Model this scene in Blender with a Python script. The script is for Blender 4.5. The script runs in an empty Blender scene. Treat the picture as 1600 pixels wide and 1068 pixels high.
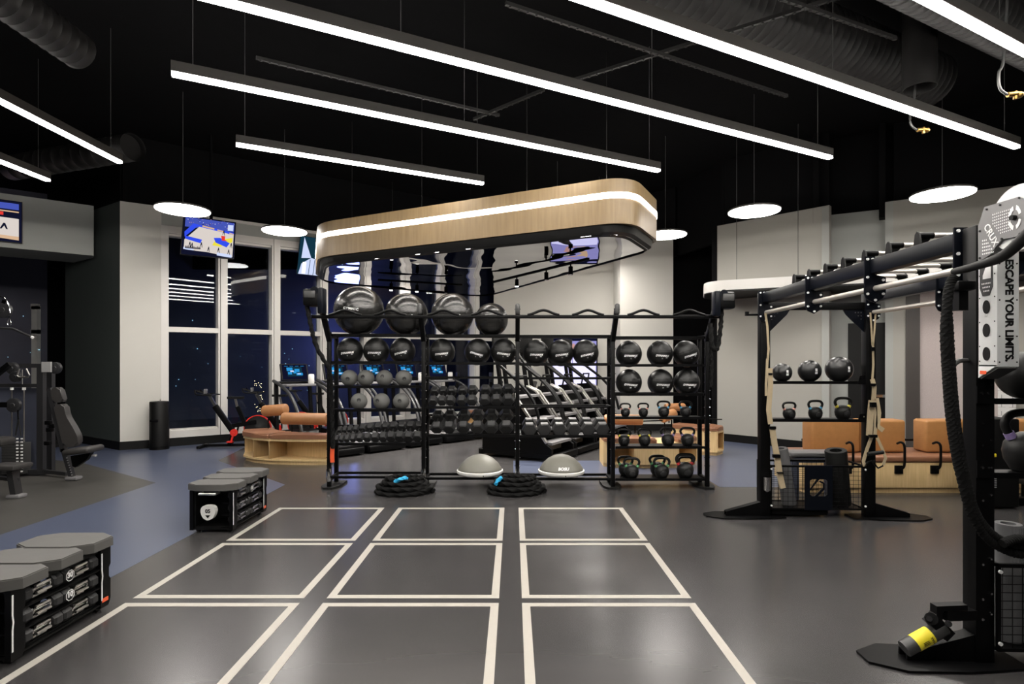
import bpy, bmesh, math, random
from mathutils import Vector, Matrix

random.seed(7)
F, CX, CY, H = 886.0, 802.0, 567.0, 1.65      # focal length in pixels, vanishing point, eye height
sc = bpy.context.scene
col = sc.collection

# ---------------------------------------------------------------- camera, world, exposure
cam_d = bpy.data.cameras.new('camera')
cam_d.sensor_width = 36.0
cam_d.lens = F / 1600 * 36.0
cam_d.shift_x = -2 / 1600
cam_d.shift_y = 33 / 1600
cam_d.clip_start = .05
cam = bpy.data.objects.new('camera', cam_d)
cam.location = (0, 0, H)
cam.rotation_euler = (math.radians(90), 0, 0)
col.objects.link(cam)
sc.camera = cam
w = bpy.data.worlds.new('night')
sc.world = w
w.use_nodes = True
w.node_tree.nodes['Background'].inputs[0].default_value = (.10, .13, .30, 1)
w.node_tree.nodes['Background'].inputs[1].default_value = .02
sc.view_settings.view_transform = 'Standard'
sc.view_settings.look = 'None'
sc.view_settings.exposure = 1.05
sc.view_settings.gamma = 1
sc.cycles.use_denoising = True
LAMP = 30.0          # strength of the strip lamps
SPOT = 170.0          # watts of one track spotlight
DISC = 17.0          # strength of the disc pendants

# ---------------------------------------------------------------- helpers
def W(px, py, Y):
    return Vector(((px - CX) / F * Y, Y, H - (py - CY) / F * Y))
def G(px, py):
    Y = F * H / (py - CY)
    return Vector(((px - CX) / F * Y, Y, 0))
def PH(px, py, z):
    Y = F * (z - H) / (CY - py)
    return Vector(((px - CX) / F * Y, Y, z))
def PX(px, py, X):
    return W(px, py, X * F / (px - CX))
def Rz(a): return Matrix.Rotation(a, 4, 'Z')
def Rx(a): return Matrix.Rotation(a, 4, 'X')
def Ry(a): return Matrix.Rotation(a, 4, 'Y')
def T(*v): return Matrix.Translation(Vector(v))

class MB:
    def __init__(s): s.bm = bmesh.new()
    def _f(s, vs):
        try: return s.bm.faces.new(vs)
        except ValueError: return None
    def box(s, c, d, M=None, bev=0, seg=2):
        """box with centre c and size d, M applied about the local origin after placing"""
        hx, hy, hz = d[0]/2, d[1]/2, d[2]/2
        vs = []
        for x in (-hx, hx):
            for y in (-hy, hy):
                for z in (-hz, hz):
                    p = Vector((c[0]+x, c[1]+y, c[2]+z))
                    vs.append(s.bm.verts.new(M @ p if M is not None else p))
        fs = [s._f([vs[i] for i in q]) for q in ((0,1,3,2),(4,6,7,5),(0,4,5,1),(2,3,7,6),(0,2,6,4),(1,5,7,3))]
        if bev > 0:
            es = list({e for f in fs for e in f.edges})
            bmesh.ops.bevel(s.bm, geom=es, offset=min(bev, .49*min(d)), segments=seg, affect='EDGES', profile=.5)
        return s
    def span(s, x0, x1, y0, y1, z0, z1, bev=0, seg=2):
        return s.box(((x0+x1)/2, (y0+y1)/2, (z0+z1)/2), (abs(x1-x0), abs(y1-y0), abs(z1-z0)), None, bev, seg)
    def bar(s, p, q, a, b=None, up=(0,0,1), bev=0):
        """rectangular bar from p to q, a = width sideways, b = width along 'up'"""
        p, q = Vector(p), Vector(q); b = b or a
        d = (q-p); L = d.length; d.normalize()
        u = Vector(up)
        if abs(d.dot(u)) > .98: u = Vector((0,1,0))
        x = d.cross(u).normalized(); u = x.cross(d).normalized()
        M = Matrix(((x.x, d.x, u.x, p.x), (x.y, d.y, u.y, p.y), (x.z, d.z, u.z, p.z), (0,0,0,1)))
        return s.box((0, L/2, 0), (a, L, b), M, bev)
    def cyl(s, p, q, r, r2=None, n=16, cap=True):
        p, q = Vector(p), Vector(q); r2 = r if r2 is None else r2
        d = (q-p).normalized()
        u = d.orthogonal().normalized(); v = d.cross(u)
        A = [s.bm.verts.new(p + (u*math.cos(2*math.pi*i/n) + v*math.sin(2*math.pi*i/n))*r) for i in range(n)]
        B = [s.bm.verts.new(q + (u*math.cos(2*math.pi*i/n) + v*math.sin(2*math.pi*i/n))*r2) for i in range(n)]
        for i in range(n): s._f((A[i], A[(i+1)%n], B[(i+1)%n], B[i]))
        if cap: s._f(A[::-1]); s._f(B)
        return s
    def tube(s, pts, r, n=8, closed=False, twist=0, rr=None):
        pts = [Vector(p) for p in pts]; N = len(pts)
        rings = []; u = None
        for i, p in enumerate(pts):
            a = pts[(i-1) % N] if (closed or i > 0) else p
            b = pts[(i+1) % N] if (closed or i < N-1) else p
            t = (b-a).normalized()
            if u is None: u = t.orthogonal().normalized()
            else:
                u = u - t*u.dot(t)
                u = u.normalized() if u.length > 1e-6 else t.orthogonal().normalized()
            v = t.cross(u)
            ring = []
            for k in range(n):
                an = 2*math.pi*k/n + twist*i
                R = r if rr is None else rr(k, n, i)
                ring.append(s.bm.verts.new(p + (u*math.cos(an) + v*math.sin(an))*R))
            rings.append(ring)
        for i in range(N if closed else N-1):
            A, B = rings[i], rings[(i+1) % N]
            for k in range(n): s._f((A[k], A[(k+1)%n], B[(k+1)%n], B[k]))
        if not closed: s._f(rings[0][::-1]); s._f(rings[-1])
        return s
    def rope(s, pts, r, step=.02, n=8, amp=.13, tw=.55):
        """twisted three-strand rope along pts"""
        P = resample(pts, step)
        return s.tube(P, r, n=n, twist=tw, rr=lambda k, n, i: r*(1+amp*(1 if k % 3 == 0 else -1)))
    def lathe(s, prof, c=(0,0,0), n=32, M=None):
        rings = []
        for (r, z) in prof:
            ring = []
            if r < 1e-6:
                p = Vector((c[0], c[1], c[2]+z)); ring = [s.bm.verts.new(M @ p if M is not None else p)]
            else:
                for k in range(n):
                    a = 2*math.pi*k/n
                    p = Vector((c[0]+r*math.cos(a), c[1]+r*math.sin(a), c[2]+z))
                    ring.append(s.bm.verts.new(M @ p if M is not None else p))
            rings.append(ring)
        for A, B in zip(rings, rings[1:]):
            for k in range(n):
                q = []
                for v in (A[k % len(A)], A[(k+1) % len(A)], B[(k+1) % len(B)], B[k % len(B)]):
                    if v not in q: q.append(v)
                if len(q) > 2: s._f(q)
        if len(rings[0]) > 1: s._f(rings[0][::-1])
        if len(rings[-1]) > 1: s._f(rings[-1])
        return s
    def ball(s, c, r, sc3=(1,1,1), n=32, m=20, M=None):
        prof = [(r*math.sin(math.pi*i/m), -r*math.cos(math.pi*i/m)) for i in range(m+1)]
        A = T(*c) @ Matrix.Diagonal((*sc3, 1))
        if M is not None: A = M @ A
        return s.lathe(prof, (0,0,0), n, A)
    def poly(s, pts, vec, hole=None):
        """closed prism: polygon pts (3D) extruded by vec"""
        v = Vector(vec)
        A = [s.bm.verts.new(Vector(p)) for p in pts]; B = [s.bm.verts.new(Vector(p)+v) for p in pts]
        n = len(A)
        s._f(A); s._f(B[::-1])
        for i in range(n): s._f((A[i], B[i], B[(i+1)%n], A[(i+1)%n]))
        return s
    def band(s, pts, z0, z1, closed=True):
        A = [s.bm.verts.new((p[0], p[1], z0)) for p in pts]; B = [s.bm.verts.new((p[0], p[1], z1)) for p in pts]
        n = len(pts)
        for i in range(n if closed else n-1): s._f((A[i], A[(i+1)%n], B[(i+1)%n], B[i]))
        return s
    def ribbon(s, pts, w, t=.004):
        """flat strap whose face looks along Y, through pts"""
        pts = [Vector(p) for p in pts]; n = len(pts); L = []
        for i, p in enumerate(pts):
            d = pts[min(i+1, n-1)] - pts[max(i-1, 0)]
            d.y = 0
            if d.length < 1e-6: d = Vector((0,0,1))
            d.normalize(); s2 = Vector((d.z, 0, -d.x))*w/2
            L.append([s.bm.verts.new(p+o) for o in (s2+Vector((0,-t/2,0)), -s2+Vector((0,-t/2,0)), -s2+Vector((0,t/2,0)), s2+Vector((0,t/2,0)))])
        for A, B in zip(L, L[1:]):
            for k in range(4): s._f((A[k], A[(k+1)%4], B[(k+1)%4], B[k]))
        s._f(L[0][::-1]); s._f(L[-1])
        return s
    def build(s, name, mat, parent=None, world=False, origin=None, smooth=40):
        me = bpy.data.meshes.new(name)
        bmesh.ops.recalc_face_normals(s.bm, faces=s.bm.faces[:])
        if parent is not None and world:
            s.bm.transform(wm(parent).inverted())
        if origin is not None:
            s.bm.transform(T(*origin).inverted())
        s.bm.to_mesh(me); s.bm.free()
        if smooth:
            me.shade_smooth(); me.set_sharp_from_angle(angle=math.radians(smooth))
        for m in (mat if isinstance(mat, (list, tuple)) else [mat]): me.materials.append(m)
        o = bpy.data.objects.new(name, me)
        if origin is not None: o.location = origin
        if parent is not None: o.parent = parent
        col.objects.link(o)
        return o

def wm(o):
    M = o.matrix_basis.copy()
    while o.parent: o = o.parent; M = o.matrix_basis @ M
    return M
def resample(pts, step):
    pts = [Vector(p) for p in pts]; out = [pts[0]]
    for a, b in zip(pts, pts[1:]):
        k = max(1, int((b-a).length/step))
        for i in range(1, k+1): out.append(a.lerp(b, i/k))
    return out
def curve(pts, k=8, closed=False):
    """Catmull-Rom through pts"""
    P = [Vector(p) for p in pts]; n = len(P); out = []
    for i in range(n if closed else n-1):
        if closed: a, b, c, d = P[(i-1)%n], P[i], P[(i+1)%n], P[(i+2)%n]
        else: a, b, c, d = P[max(i-1,0)], P[i], P[i+1], P[min(i+2,n-1)]
        for j in range(k):
            t = j/k
            out.append(.5*((2*b) + (c-a)*t + (2*a-5*b+4*c-d)*t*t + (3*b-a-3*c+d)*t**3))
    if not closed: out.append(P[-1])
    return out
def rounded(pts, rad, k=6):
    """2D polygon with rounded corners"""
    out = []; n = len(pts)
    for i in range(n):
        p = Vector(pts[i]).to_2d(); a = Vector(pts[i-1]).to_2d(); b = Vector(pts[(i+1)%n]).to_2d()
        r = rad[i] if isinstance(rad, (list, tuple)) else rad
        d1 = (a-p).normalized(); d2 = (b-p).normalized()
        s, e = p+d1*r, p+d2*r
        for j in range(k+1):
            t = j/k; out.append((s*(1-t)**2 + p*2*t*(1-t) + e*t*t))
    return [(v.x, v.y) for v in out]

def tag(o, label=None, cat=None, group=None, kind=None):
    if label: o['label'] = label
    if cat: o['category'] = cat
    if group: o['group'] = group
    if kind: o['kind'] = kind
    return o
def thing(name, label, cat, loc=(0,0,0), rz=0, group=None, M=None):
    o = bpy.data.objects.new(name, None); o.empty_display_size = .1
    o.location = loc; o.rotation_euler = (0,0,rz)
    if M is not None: o.matrix_basis = M
    col.objects.link(o)
    return tag(o, label, cat, group)
def struct(name, mb, mat, label=None, smooth=40):
    return tag(mb.build(name, mat, smooth=smooth), label, None, None, 'structure')
def copy_tree(o, parent=None):
    c = o.copy(); col.objects.link(c); c.parent = parent
    for ch in list(o.children): copy_tree(ch, c)
    return c
def dup(o, label, loc, rz=0, s=None, M=None):
    c = copy_tree(o)
    if M is not None: c.matrix_basis = M
    else:
        c.location = loc; c.rotation_euler = (0,0,rz)
        if s is not None: c.scale = (s,s,s) if not isinstance(s, tuple) else s
    c['label'] = label
    return c

def text(s, size, mat, parent, M, name='lettering', bold=0, shear=0, sph=None, ext=.0006, spacing=1, world=False):
    cu = bpy.data.curves.new(name, 'FONT'); cu.body = s; cu.size = size; cu.align_x = 'CENTER'; cu.align_y = 'CENTER'
    cu.offset = bold; cu.shear = shear; cu.space_character = spacing; cu.resolution_u = 3
    if not sph: cu.extrude = ext
    t = bpy.data.objects.new(name, cu); col.objects.link(t)
    dg = bpy.context.evaluated_depsgraph_get()
    me = bpy.data.meshes.new_from_object(t.evaluated_get(dg))
    bpy.data.objects.remove(t)
    if sph:                                    # wrap on a sphere of radius sph, facing -Y
        bm = bmesh.new(); bm.from_mesh(me)
        bmesh.ops.triangulate(bm, faces=bm.faces[:])
        for v in bm.verts:
            p = M @ v.co                       # M maps text XY to the XZ plane
            d2 = max(0, sph*sph - p.x*p.x - p.z*p.z)
            v.co = Vector((p.x, -math.sqrt(d2) - .0015, p.z))
        bm.to_mesh(me); bm.free()
    else:
        me.transform(M)
        if world and parent is not None: me.transform(wm(parent).inverted())
    me.materials.clear(); me.materials.append(mat)
    o = bpy.data.objects.new(name, me); o.parent = parent; col.objects.link(o)
    return o
FRONT = Rx(math.radians(90))                   # text standing upright, read from -Y

# ---------------------------------------------------------------- materials
def material(name, c, rough=.5, metal=0, spec=.5, var=.08, scale=8.0, bump=0, bscale=60, coat=0, stretch=None, rvar=0, bdist=.01):
    m = bpy.data.materials.new(name); m.use_nodes = True
    nt = m.node_tree; b = nt.nodes['Principled BSDF']
    tc = nt.nodes.new('ShaderNodeTexCoord'); mp = nt.nodes.new('ShaderNodeMapping')
    nt.links.new(tc.outputs['Object'], mp.inputs[0])
    if stretch: mp.inputs['Scale'].default_value = stretch
    nz = nt.nodes.new('ShaderNodeTexNoise'); nz.inputs['Scale'].default_value = scale; nz.inputs['Detail'].default_value = 4
    nt.links.new(mp.outputs[0], nz.inputs['Vector'])
    mx = nt.nodes.new('ShaderNodeMix'); mx.data_type = 'RGBA'
    mx.inputs[6].default_value = (*[max(0, v*(1-var)) for v in c], 1)
    mx.inputs[7].default_value = (*[min(1, v*(1+var)) for v in c], 1)
    nt.links.new(nz.outputs[0], mx.inputs[0]); nt.links.new(mx.outputs[2], b.inputs['Base Color'])
    b.inputs['Roughness'].default_value = rough; b.inputs['Metallic'].default_value = metal
    b.inputs['Specular IOR Level'].default_value = spec; b.inputs['Coat Weight'].default_value = coat
    if rvar:
        mr = nt.nodes.new('ShaderNodeMapRange'); mr.inputs[3].default_value = rough-rvar; mr.inputs[4].default_value = rough+rvar
        nt.links.new(nz.outputs[0], mr.inputs[0]); nt.links.new(mr.outputs[0], b.inputs['Roughness'])
    if bump:
        n2 = nt.nodes.new('ShaderNodeTexNoise'); n2.inputs['Scale'].default_value = bscale
        nt.links.new(mp.outputs[0], n2.inputs['Vector'])
        bp = nt.nodes.new('ShaderNodeBump'); bp.inputs['Strength'].default_value = bump; bp.inputs['Distance'].default_value = bdist
        nt.links.new(n2.outputs[0], bp.inputs['Height']); nt.links.new(bp.outputs[0], b.inputs['Normal'])
    return m
def emit(name, c, s):
    m = bpy.data.materials.new(name); m.use_nodes = True
    nt = m.node_tree; nt.nodes.clear()
    e = nt.nodes.new('ShaderNodeEmission'); o = nt.nodes.new('ShaderNodeOutputMaterial')
    e.inputs[0].default_value = (*c, 1); e.inputs[1].default_value = s
    nt.links.new(e.outputs[0], o.inputs[0])
    return m
def glass_mat(name, tint=(.75,.8,.85), fr=1.5):
    m = bpy.data.materials.new(name); m.use_nodes = True
    nt = m.node_tree; nt.nodes.clear()
    t = nt.nodes.new('ShaderNodeBsdfTransparent'); t.inputs[0].default_value = (*tint, 1)
    g = nt.nodes.new('ShaderNodeBsdfGlossy'); g.inputs['Roughness'].default_value = .01
    f = nt.nodes.new('ShaderNodeFresnel'); f.inputs[0].default_value = fr
    x = nt.nodes.new('ShaderNodeMixShader'); o = nt.nodes.new('ShaderNodeOutputMaterial')
    nt.links.new(f.outputs[0], x.inputs[0]); nt.links.new(t.outputs[0], x.inputs[1]); nt.links.new(g.outputs[0], x.inputs[2])
    nt.links.new(x.outputs[0], o.inputs[0])
    return m
def wood_mat(name, c1, c2, sc3):
    m = bpy.data.materials.new(name); m.use_nodes = True
    nt = m.node_tree; b = nt.nodes['Principled BSDF']; b.inputs['Roughness'].default_value = .45
    tc = nt.nodes.new('ShaderNodeTexCoord'); mp = nt.nodes.new('ShaderNodeMapping'); mp.inputs['Scale'].default_value = sc3
    nz = nt.nodes.new('ShaderNodeTexNoise'); nz.inputs['Scale'].default_value = 5; nz.inputs['Detail'].default_value = 8
    cr = nt.nodes.new('ShaderNodeValToRGB')
    cr.color_ramp.elements[0].color = (*c1, 1); cr.color_ramp.elements[1].color = (*c2, 1)
    cr.color_ramp.elements[0].position = .3; cr.color_ramp.elements[1].position = .7
    nt.links.new(tc.outputs['Object'], mp.inputs[0]); nt.links.new(mp.outputs[0], nz.inputs['Vector'])
    nt.links.new(nz.outputs[0], cr.inputs[0]); nt.links.new(cr.outputs[0], b.inputs['Base Color'])
    return m

M_floor = material('rubber_floor', (.045,.043,.0435), .26, var=.16, scale=2.2, stretch=(.4,1.6,1), rvar=.01, spec=.6)
M_blue = material('blue_rubber_floor', (.070,.083,.130), .30, var=.10, scale=2, stretch=(.4,1.6,1), rvar=.02, spec=.55)
M_brown = material('taupe_rubber_floor', (.055,.052,.048), .42, var=.22, scale=1.6, stretch=(1,2.5,1), rvar=.05)
M_line = material('painted_line', (.40,.375,.335), .5, var=.04, scale=20)
M_wallR = material('warm_grey_paint', (.36,.35,.315), .75, var=.03, scale=2)
M_wall = material('grey_paint', (.60,.585,.54), .75, var=.03, scale=2)
M_wall2 = material('cool_grey_paint', (.36,.37,.35), .75, var=.03, scale=2)
M_dwall = material('shaded_grey_paint', (.055,.066,.063), .7, var=.06, scale=3)  # grey wall paint, darkened to carry the shade on the unlit side wall
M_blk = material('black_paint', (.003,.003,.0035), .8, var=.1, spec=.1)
M_base = material('black_baseboard', (.0035,.0035,.0035), .5, var=.1, spec=.25)
M_ceil = material('black_ceiling', (.004,.004,.0045), .9, var=.2, spec=.1)
M_duct = material('dark_duct', (.008,.0075,.0075), .55, metal=0, spec=.3, var=.15, scale=3)
M_frame = material('white_window_frame', (.66,.64,.61), .4, var=.02)
M_steel = material('black_powder_coat', (.002,.002,.0023), .42, var=.15, scale=20, spec=.16)
M_navy = material('blue_black_steel', (.003,.004,.007), .35, var=.15, scale=20, spec=.18)
M_hous = material('dark_grey_housing', (.032,.029,.026), .5, var=.05)
M_rub = material('black_rubber', (.006,.006,.006), .6, spec=.3, var=.15, scale=30)
M_hex = material('dumbbell_rubber', (.019,.019,.020), .5, var=.12, scale=30)
M_iron = material('black_cast_iron', (.008,.008,.008), .45, var=.2, scale=40, bump=.05, spec=.35)
M_gym = material('charcoal_vinyl', (.013,.0125,.012), .24, var=.12, scale=4, spec=.7)
M_med = material('black_ball_vinyl', (.006,.006,.006), .40, var=.15, scale=8, spec=.4)
M_medg = material('glossy_black_ball', (.014,.014,.015), .28, var=.5, scale=5, spec=.6)
M_slam = material('grey_ball_rubber', (.105,.105,.10), .65, var=.06, scale=12)
M_bosu = material('olive_grey_dome', (.17,.165,.14), .5, var=.06, scale=6)
M_white = material('white_plastic', (.75,.74,.72), .4, var=.03)
M_soff = material('soffit_white', (.45,.44,.42), .5, var=.02)
M_lab = material('white_print', (.8,.8,.8), .5, var=.02)
M_lab2 = material('grey_print', (.3,.3,.3), .5, var=.02)
M_silver = material('brushed_silver', (.62,.60,.57), .3, metal=1, var=.05)
M_bar = material('satin_steel_bar', (.70,.66,.61), .38, metal=.75, var=.06, scale=15)
M_chrome = material('chrome', (.75,.75,.76), .12, metal=1, var=.02)
M_oak = wood_mat('oak', (.60,.42,.20), (.72,.52,.27), (9, 9, .6))
M_oakb = wood_mat('oak_band', (.145,.093,.038), (.19,.127,.056), (6, 6, .35))
M_leather = material('tan_leather', (.235,.105,.055), .42, var=.18, scale=14, bump=.06, bscale=90)
M_leather3 = material('roll_leather', (.36,.165,.065), .42, var=.15, scale=14, bump=.06, bscale=90)
M_leather2 = material('orange_tan_leather', (.40,.185,.06), .55, var=.12, scale=20, bump=.05, bscale=120)
M_mirror = material('smoked_mirror_film', (.46,.46,.48), .015, metal=1, var=.02, scale=.5, bump=1, bscale=.5, bdist=.10)
M_lip = material('black_gloss_lip', (.006,.006,.006), .35, var=.1)
M_glass = glass_mat('window_glass', fr=1.32)
M_pad = material('graphite_upholstery', (.035,.033,.032), .45, var=.12, scale=18, bump=.05, bscale=120)
M_gframe = material('grey_machine_frame', (.022,.022,.024), .35, var=.1)
M_shroud = material('blue_grey_shroud', (.075,.082,.115), .25, var=.08)
M_stack = material('weight_plate_grey', (.045,.045,.045), .4, var=.1)
M_red = material('red_plastic', (.65,.03,.02), .4, var=.05)
M_ored = material('orange_red_band', (.75,.10,.03), .5, var=.05)
M_cyan = material('cyan_rope_end', (.03,.42,.75), .5, var=.1)
M_rope = material('black_rope', (.004,.004,.004), .8, spec=.2, var=.3, scale=60)
M_tan = material('tan_webbing', (.46,.37,.24), .75, var=.08, scale=40)
M_head = material('grey_steel_plate', (.17,.167,.172), .4, var=.05)
M_wsteel = material('white_powder_coat', (.66,.67,.67), .35, var=.03)
M_fabric = material('beige_acoustic_fabric', (.46,.40,.385), .9, var=.12, scale=60)
M_yel = material('yellow_sticker', (.85,.70,.03), .5, var=.03)
M_deck = material('grey_deck_rubber', (.085,.082,.078), .6, var=.12, scale=12)
M_greyf = material('grey_foam', (.12,.12,.125), .8, var=.08)
M_brass = material('brass', (.28,.17,.05), .45, metal=1)
M_bump = {k: material(k+'_band', c, .5, var=.03) for k, c in dict(pink=(.75,.33,.27), blue=(.10,.38,.65), yellow=(.75,.65,.08),
          purple=(.34,.26,.52), green=(.12,.36,.16), red=(.5,.04,.04)).items()}
E_lamp = emit('lamp_light', (1, .95, .88), LAMP)
E_disc = emit('disc_light', (1, .95, .89), DISC)
E_strip = emit('canopy_light', (1, .92, .82), 7)
E_scr = {k: emit('screen_'+k, c, s*.55) for k, (c, s) in dict(
    court=((.62,.56,.52), 1.0), blue=((.03,.07,.75), 1.0), dark=((.005,.006,.02), 1), crowd=((.06,.09,.45), .9), yellow=((.75,.65,.05), 1),
    red=((.7,.04,.03), 1), pale=((.55,.62,.85), 1), tan=((.6,.4,.25), 1), cyan=((.03,.35,.8), .75), teal=((.006,.03,.05), 1), skin=((.6,.33,.3), .9),
    lav=((.34,.32,.70), .9), lavw=((.66,.64,.95), 1.3), white=((1,1,1), 1.3), purple=((.10,.04,1), 4.0)).items()}
E_city = emit('city_light', (1, .75, .4), 3)
E_city2 = emit('city_light_cool', (.4, .8, 1), 1.2)
M_night = material('night_facade', (.085,.085,.12), .7, var=.4, scale=.6)

# ================================================================ the room
f = MB(); f.span(-15, 11, -4, 17.5, -.15, 0); struct('floor', f, M_floor, 'dark grey rubber gym floor')
z = .0015
def flat(pts, m, name, lab):
    b = MB(); b.poly([(x, y, 0) for x, y in pts], (0, 0, z)); return struct(name, b, m, lab)
flat([(-4.93, -3.9), (-3.1, -3.9), (-3.1, 7.7), (-3.7, 8.3), (-5.0, 9.6), (-5.6, 13.0), (-8.8, 13.5), (-9.0, 10.5), (-7.9, 9.7), (-7.07, 9.34), (-4.93, 7.82)], M_blue, 'floor_2', 'blue rubber lane along the left')
flat([(2.75, 7.55), (8, 7.55), (8, 10), (4.6, 12.6), (2.75, 12.6)], M_blue, 'floor_3', 'blue rubber floor behind the right frame')
flat([(.0, 8.25), (2.75, 8.25), (2.75, 9.6), (.0, 9.6)], M_blue, 'floor_4', 'blue rubber strip behind the storage rack')
flat([(-12, -3.9), (-4.93, -3.9), (-4.93, 7.82), (-7.07, 9.34), (-7.92, 9.7), (-12, 10.9)], M_brown, 'floor_5', 'taupe rubber floor under the cable machine')

# painted floor squares: an outline each
CXs = [(-2.67, -1.47), (-1.31, -.10), (.06, 1.25)]
RYs = [(5.27, 6.47), (3.98, 5.20), (2.70, 3.90)]
for ci, (x0, x1) in enumerate(CXs):
    for ri, (y0, y1) in enumerate(RYs):
        b = MB(); lw = .055; t = .002
        b.span(x0, x1, y0, y0+lw, 0, t); b.span(x0, x1, y1-lw, y1, 0, t)
        b.span(x0, x0+lw, y0+lw, y1-lw, 0, t); b.span(x1-lw, x1, y0+lw, y1-lw, 0, t)
        o = b.build('painted_square', M_line, origin=((x0+x1)/2, (y0+y1)/2, 0))
        tag(o, 'white painted square outline on the floor, %s row, %s column' % (['far', 'middle', 'near'][ri], ['left', 'middle', 'right'][ci]),
            'floor marking', 'white squares painted on the floor')

def wall(name, p, q, z0, z1, m, t=.12, lab=None):
    p, q = Vector((p[0], p[1], 0)), Vector((q[0], q[1], 0))
    d = (q-p).normalized(); n = Vector((-d.y, d.x, 0))
    if n.dot((p+q)/2) < 0: n = -n                    # thickness away from the room
    b = MB(); b.poly([p+Vector((0,0,z0)), q+Vector((0,0,z0)), q+Vector((0,0,z1)), p+Vector((0,0,z1))], n*t)
    return struct(name, b, m, lab)
TOP = 4.72
# left: side wall with shade in its colour, light grey pier, window wall
A0, A1, A2 = (-9.6, 12.15), (-7.45, 10.74), (-6.90, 11.12)
wall('wall_left', A0, A1, 0, TOP, M_dwall, lab='grey side wall coloured dark for its shade')
wall('wall_pier', A1, A2, 0, TOP, M_wall, lab='light grey wall beside the windows')
for nm, p, q in (('baseboard_left', A0, A1), ('baseboard_pier', A1, A2)):
    b = MB(); P, Q = Vector((*p, 0)), Vector((*q, 0)); d = (Q-P).normalized(); n = Vector((d.y, -d.x, 0))
    if n.dot(P) > 0: n = -n
    b.poly([P+n*.012, Q+n*.012, Q+n*.012+Vector((0,0,.16)), P+n*.012+Vector((0,0,.16))], -n*.012+Vector((0,0,0))); struct(nm, b, M_base)
# window wall
WO = Vector((-6.87, 11.16, 0)); WD = Vector((.838, .643, 0)); WL = WD.length; WD.normalize()
WN = Vector((-WD.y, WD.x, 0))                        # outwards
SP = 1.056
WIN = Matrix(((WD.x, WN.x, 0, WO.x), (WD.y, WN.y, 0, WO.y), (0,0,1,0), (0,0,0,1)))
def wbox(b, x0, x1, y0, y1, z0, z1):
    return b.box(((x0+x1)/2, (y0+y1)/2, (z0+z1)/2), (x1-x0, y1-y0, z1-z0), WIN)
b = MB(); wbox(b, -.05, 8*SP+.6, -.01, .25, 0, .17); struct('baseboard_window', b, M_base)
b = MB(); wbox(b, -.05, 8*SP+.6, 0, .25, 4.36, 4.62); struct('wall_window_header', b, M_wall2)
b = MB(); wbox(b, -.05, 8*SP+.6, -.03, .0, 4.60, 4.66); struct('trim_1', b, M_frame)
for k in range(8):
    x0 = k*SP
    t = thing('window_%d' % (k+1), None, None, M=WIN @ T(x0, 0, 0)); t['kind'] = 'structure'
    b = MB()
    b.span(-.055, .075, -.02, .06, .17, 4.36); b.span(SP-.10, SP-.068, -.02, .06, .17, 4.36)     # stiles towards the room
    b.span(.075, SP-.10, -.02, .06, .17, .31); b.span(.075, SP-.10, -.02, .06, 4.22, 4.36)
    b.span(.075, SP-.10, -.01, .22, 2.27, 2.37)
    b.span(.075, SP-.10, .06, .26, .25, .33); b.span(.075, SP-.10, .06, .26, 4.18, 4.24)
    b.span(.0, .075, .06, .30, .17, 4.36); b.span(SP-.10, SP-.05, .06, .30, .17, 4.36)            # deep reveals
    b.build('window_frame', M_frame, t)
    b = MB(); b.span(.06, SP-.09, .22, .226, .25, 4.3); b.build('pane', M_glass, t, smooth=0)
# exterior: a facade of night and lit windows beyond the glass
b = MB(); b.box((4.5, 6.0, 3), (22, .3, 12), WIN); struct('exterior_facade', b, M_night, 'dark building outside the windows')
b = MB()
for i in range(70):
    x = random.uniform(-3, 9); zz = random.uniform(.6, 3.2)
    s_ = random.uniform(.008, .016); b.box((x, 5.8, zz), (s_, .02, s_), WIN)
tag(b.build('city_lights', E_city2, smooth=0), 'tiny scattered city lights outside the windows', 'city lights', None, 'stuff')
b = MB()
for i in range(60):
    a = random.uniform(0, 6.28); zz = random.uniform(.0, 1.25); r = .15*(1-.3*zz)*random.uniform(.4, 1)
    b.box((1.98+math.cos(a)*r, 1.0+math.sin(a)*r, zz), (.010, .010, .010), WIN)
tag(b.build('string_lights', E_city, smooth=0), 'warm string lights wound outside the second window', 'string lights', None, 'stuff')
l = bpy.data.lights.new('added_blue_light', 'POINT'); l.color = (.30, .34, 1); l.energy = 45; l.shadow_soft_size = .5  # added blue light that tints the facade behind the panes
o = bpy.data.objects.new('added_blue_light', l); o.location = WIN @ Vector((5.6, 4.6, 2.2)); col.objects.link(o)
o['kind'] = 'structure'

# back walls
wall('wall_back', (-.55, 15.95), (3.0, 14.9), 0, 4.9, M_wall, lab='grey back wall')
wall('wall_column', (2.62, 13.9), (3.92, 13.9), 0, 4.75, M_wall, t=.9, lab='pale wide column on the back wall')
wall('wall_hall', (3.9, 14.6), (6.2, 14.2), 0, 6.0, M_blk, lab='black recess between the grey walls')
B0, B1 = (4.36, 12.12), (5.86, 10.52)
wall('wall_right', B0, B1, 0, 4.58, M_wallR, lab='grey slanted wall behind the right frame')
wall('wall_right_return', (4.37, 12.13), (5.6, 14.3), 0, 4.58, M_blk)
wall('wall_jog', B1, (6.1, 10.95), 0, 4.55, M_wall2)
wall('wall_door', (6.05, 10.95), (7.02, 10.42), 0, 4.5, M_wall2, lab='grey wall with the black door')
C0, C1 = (6.80, 10.15), (9.6, 8.4)
wall('wall_far_right', C0, C1, 0, 4.55, M_wallR, lab='grey wall above the leather bench')
wall('wall_far_right_return', C0, (7.05, 10.5), 0, 4.55, M_wall2)
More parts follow.
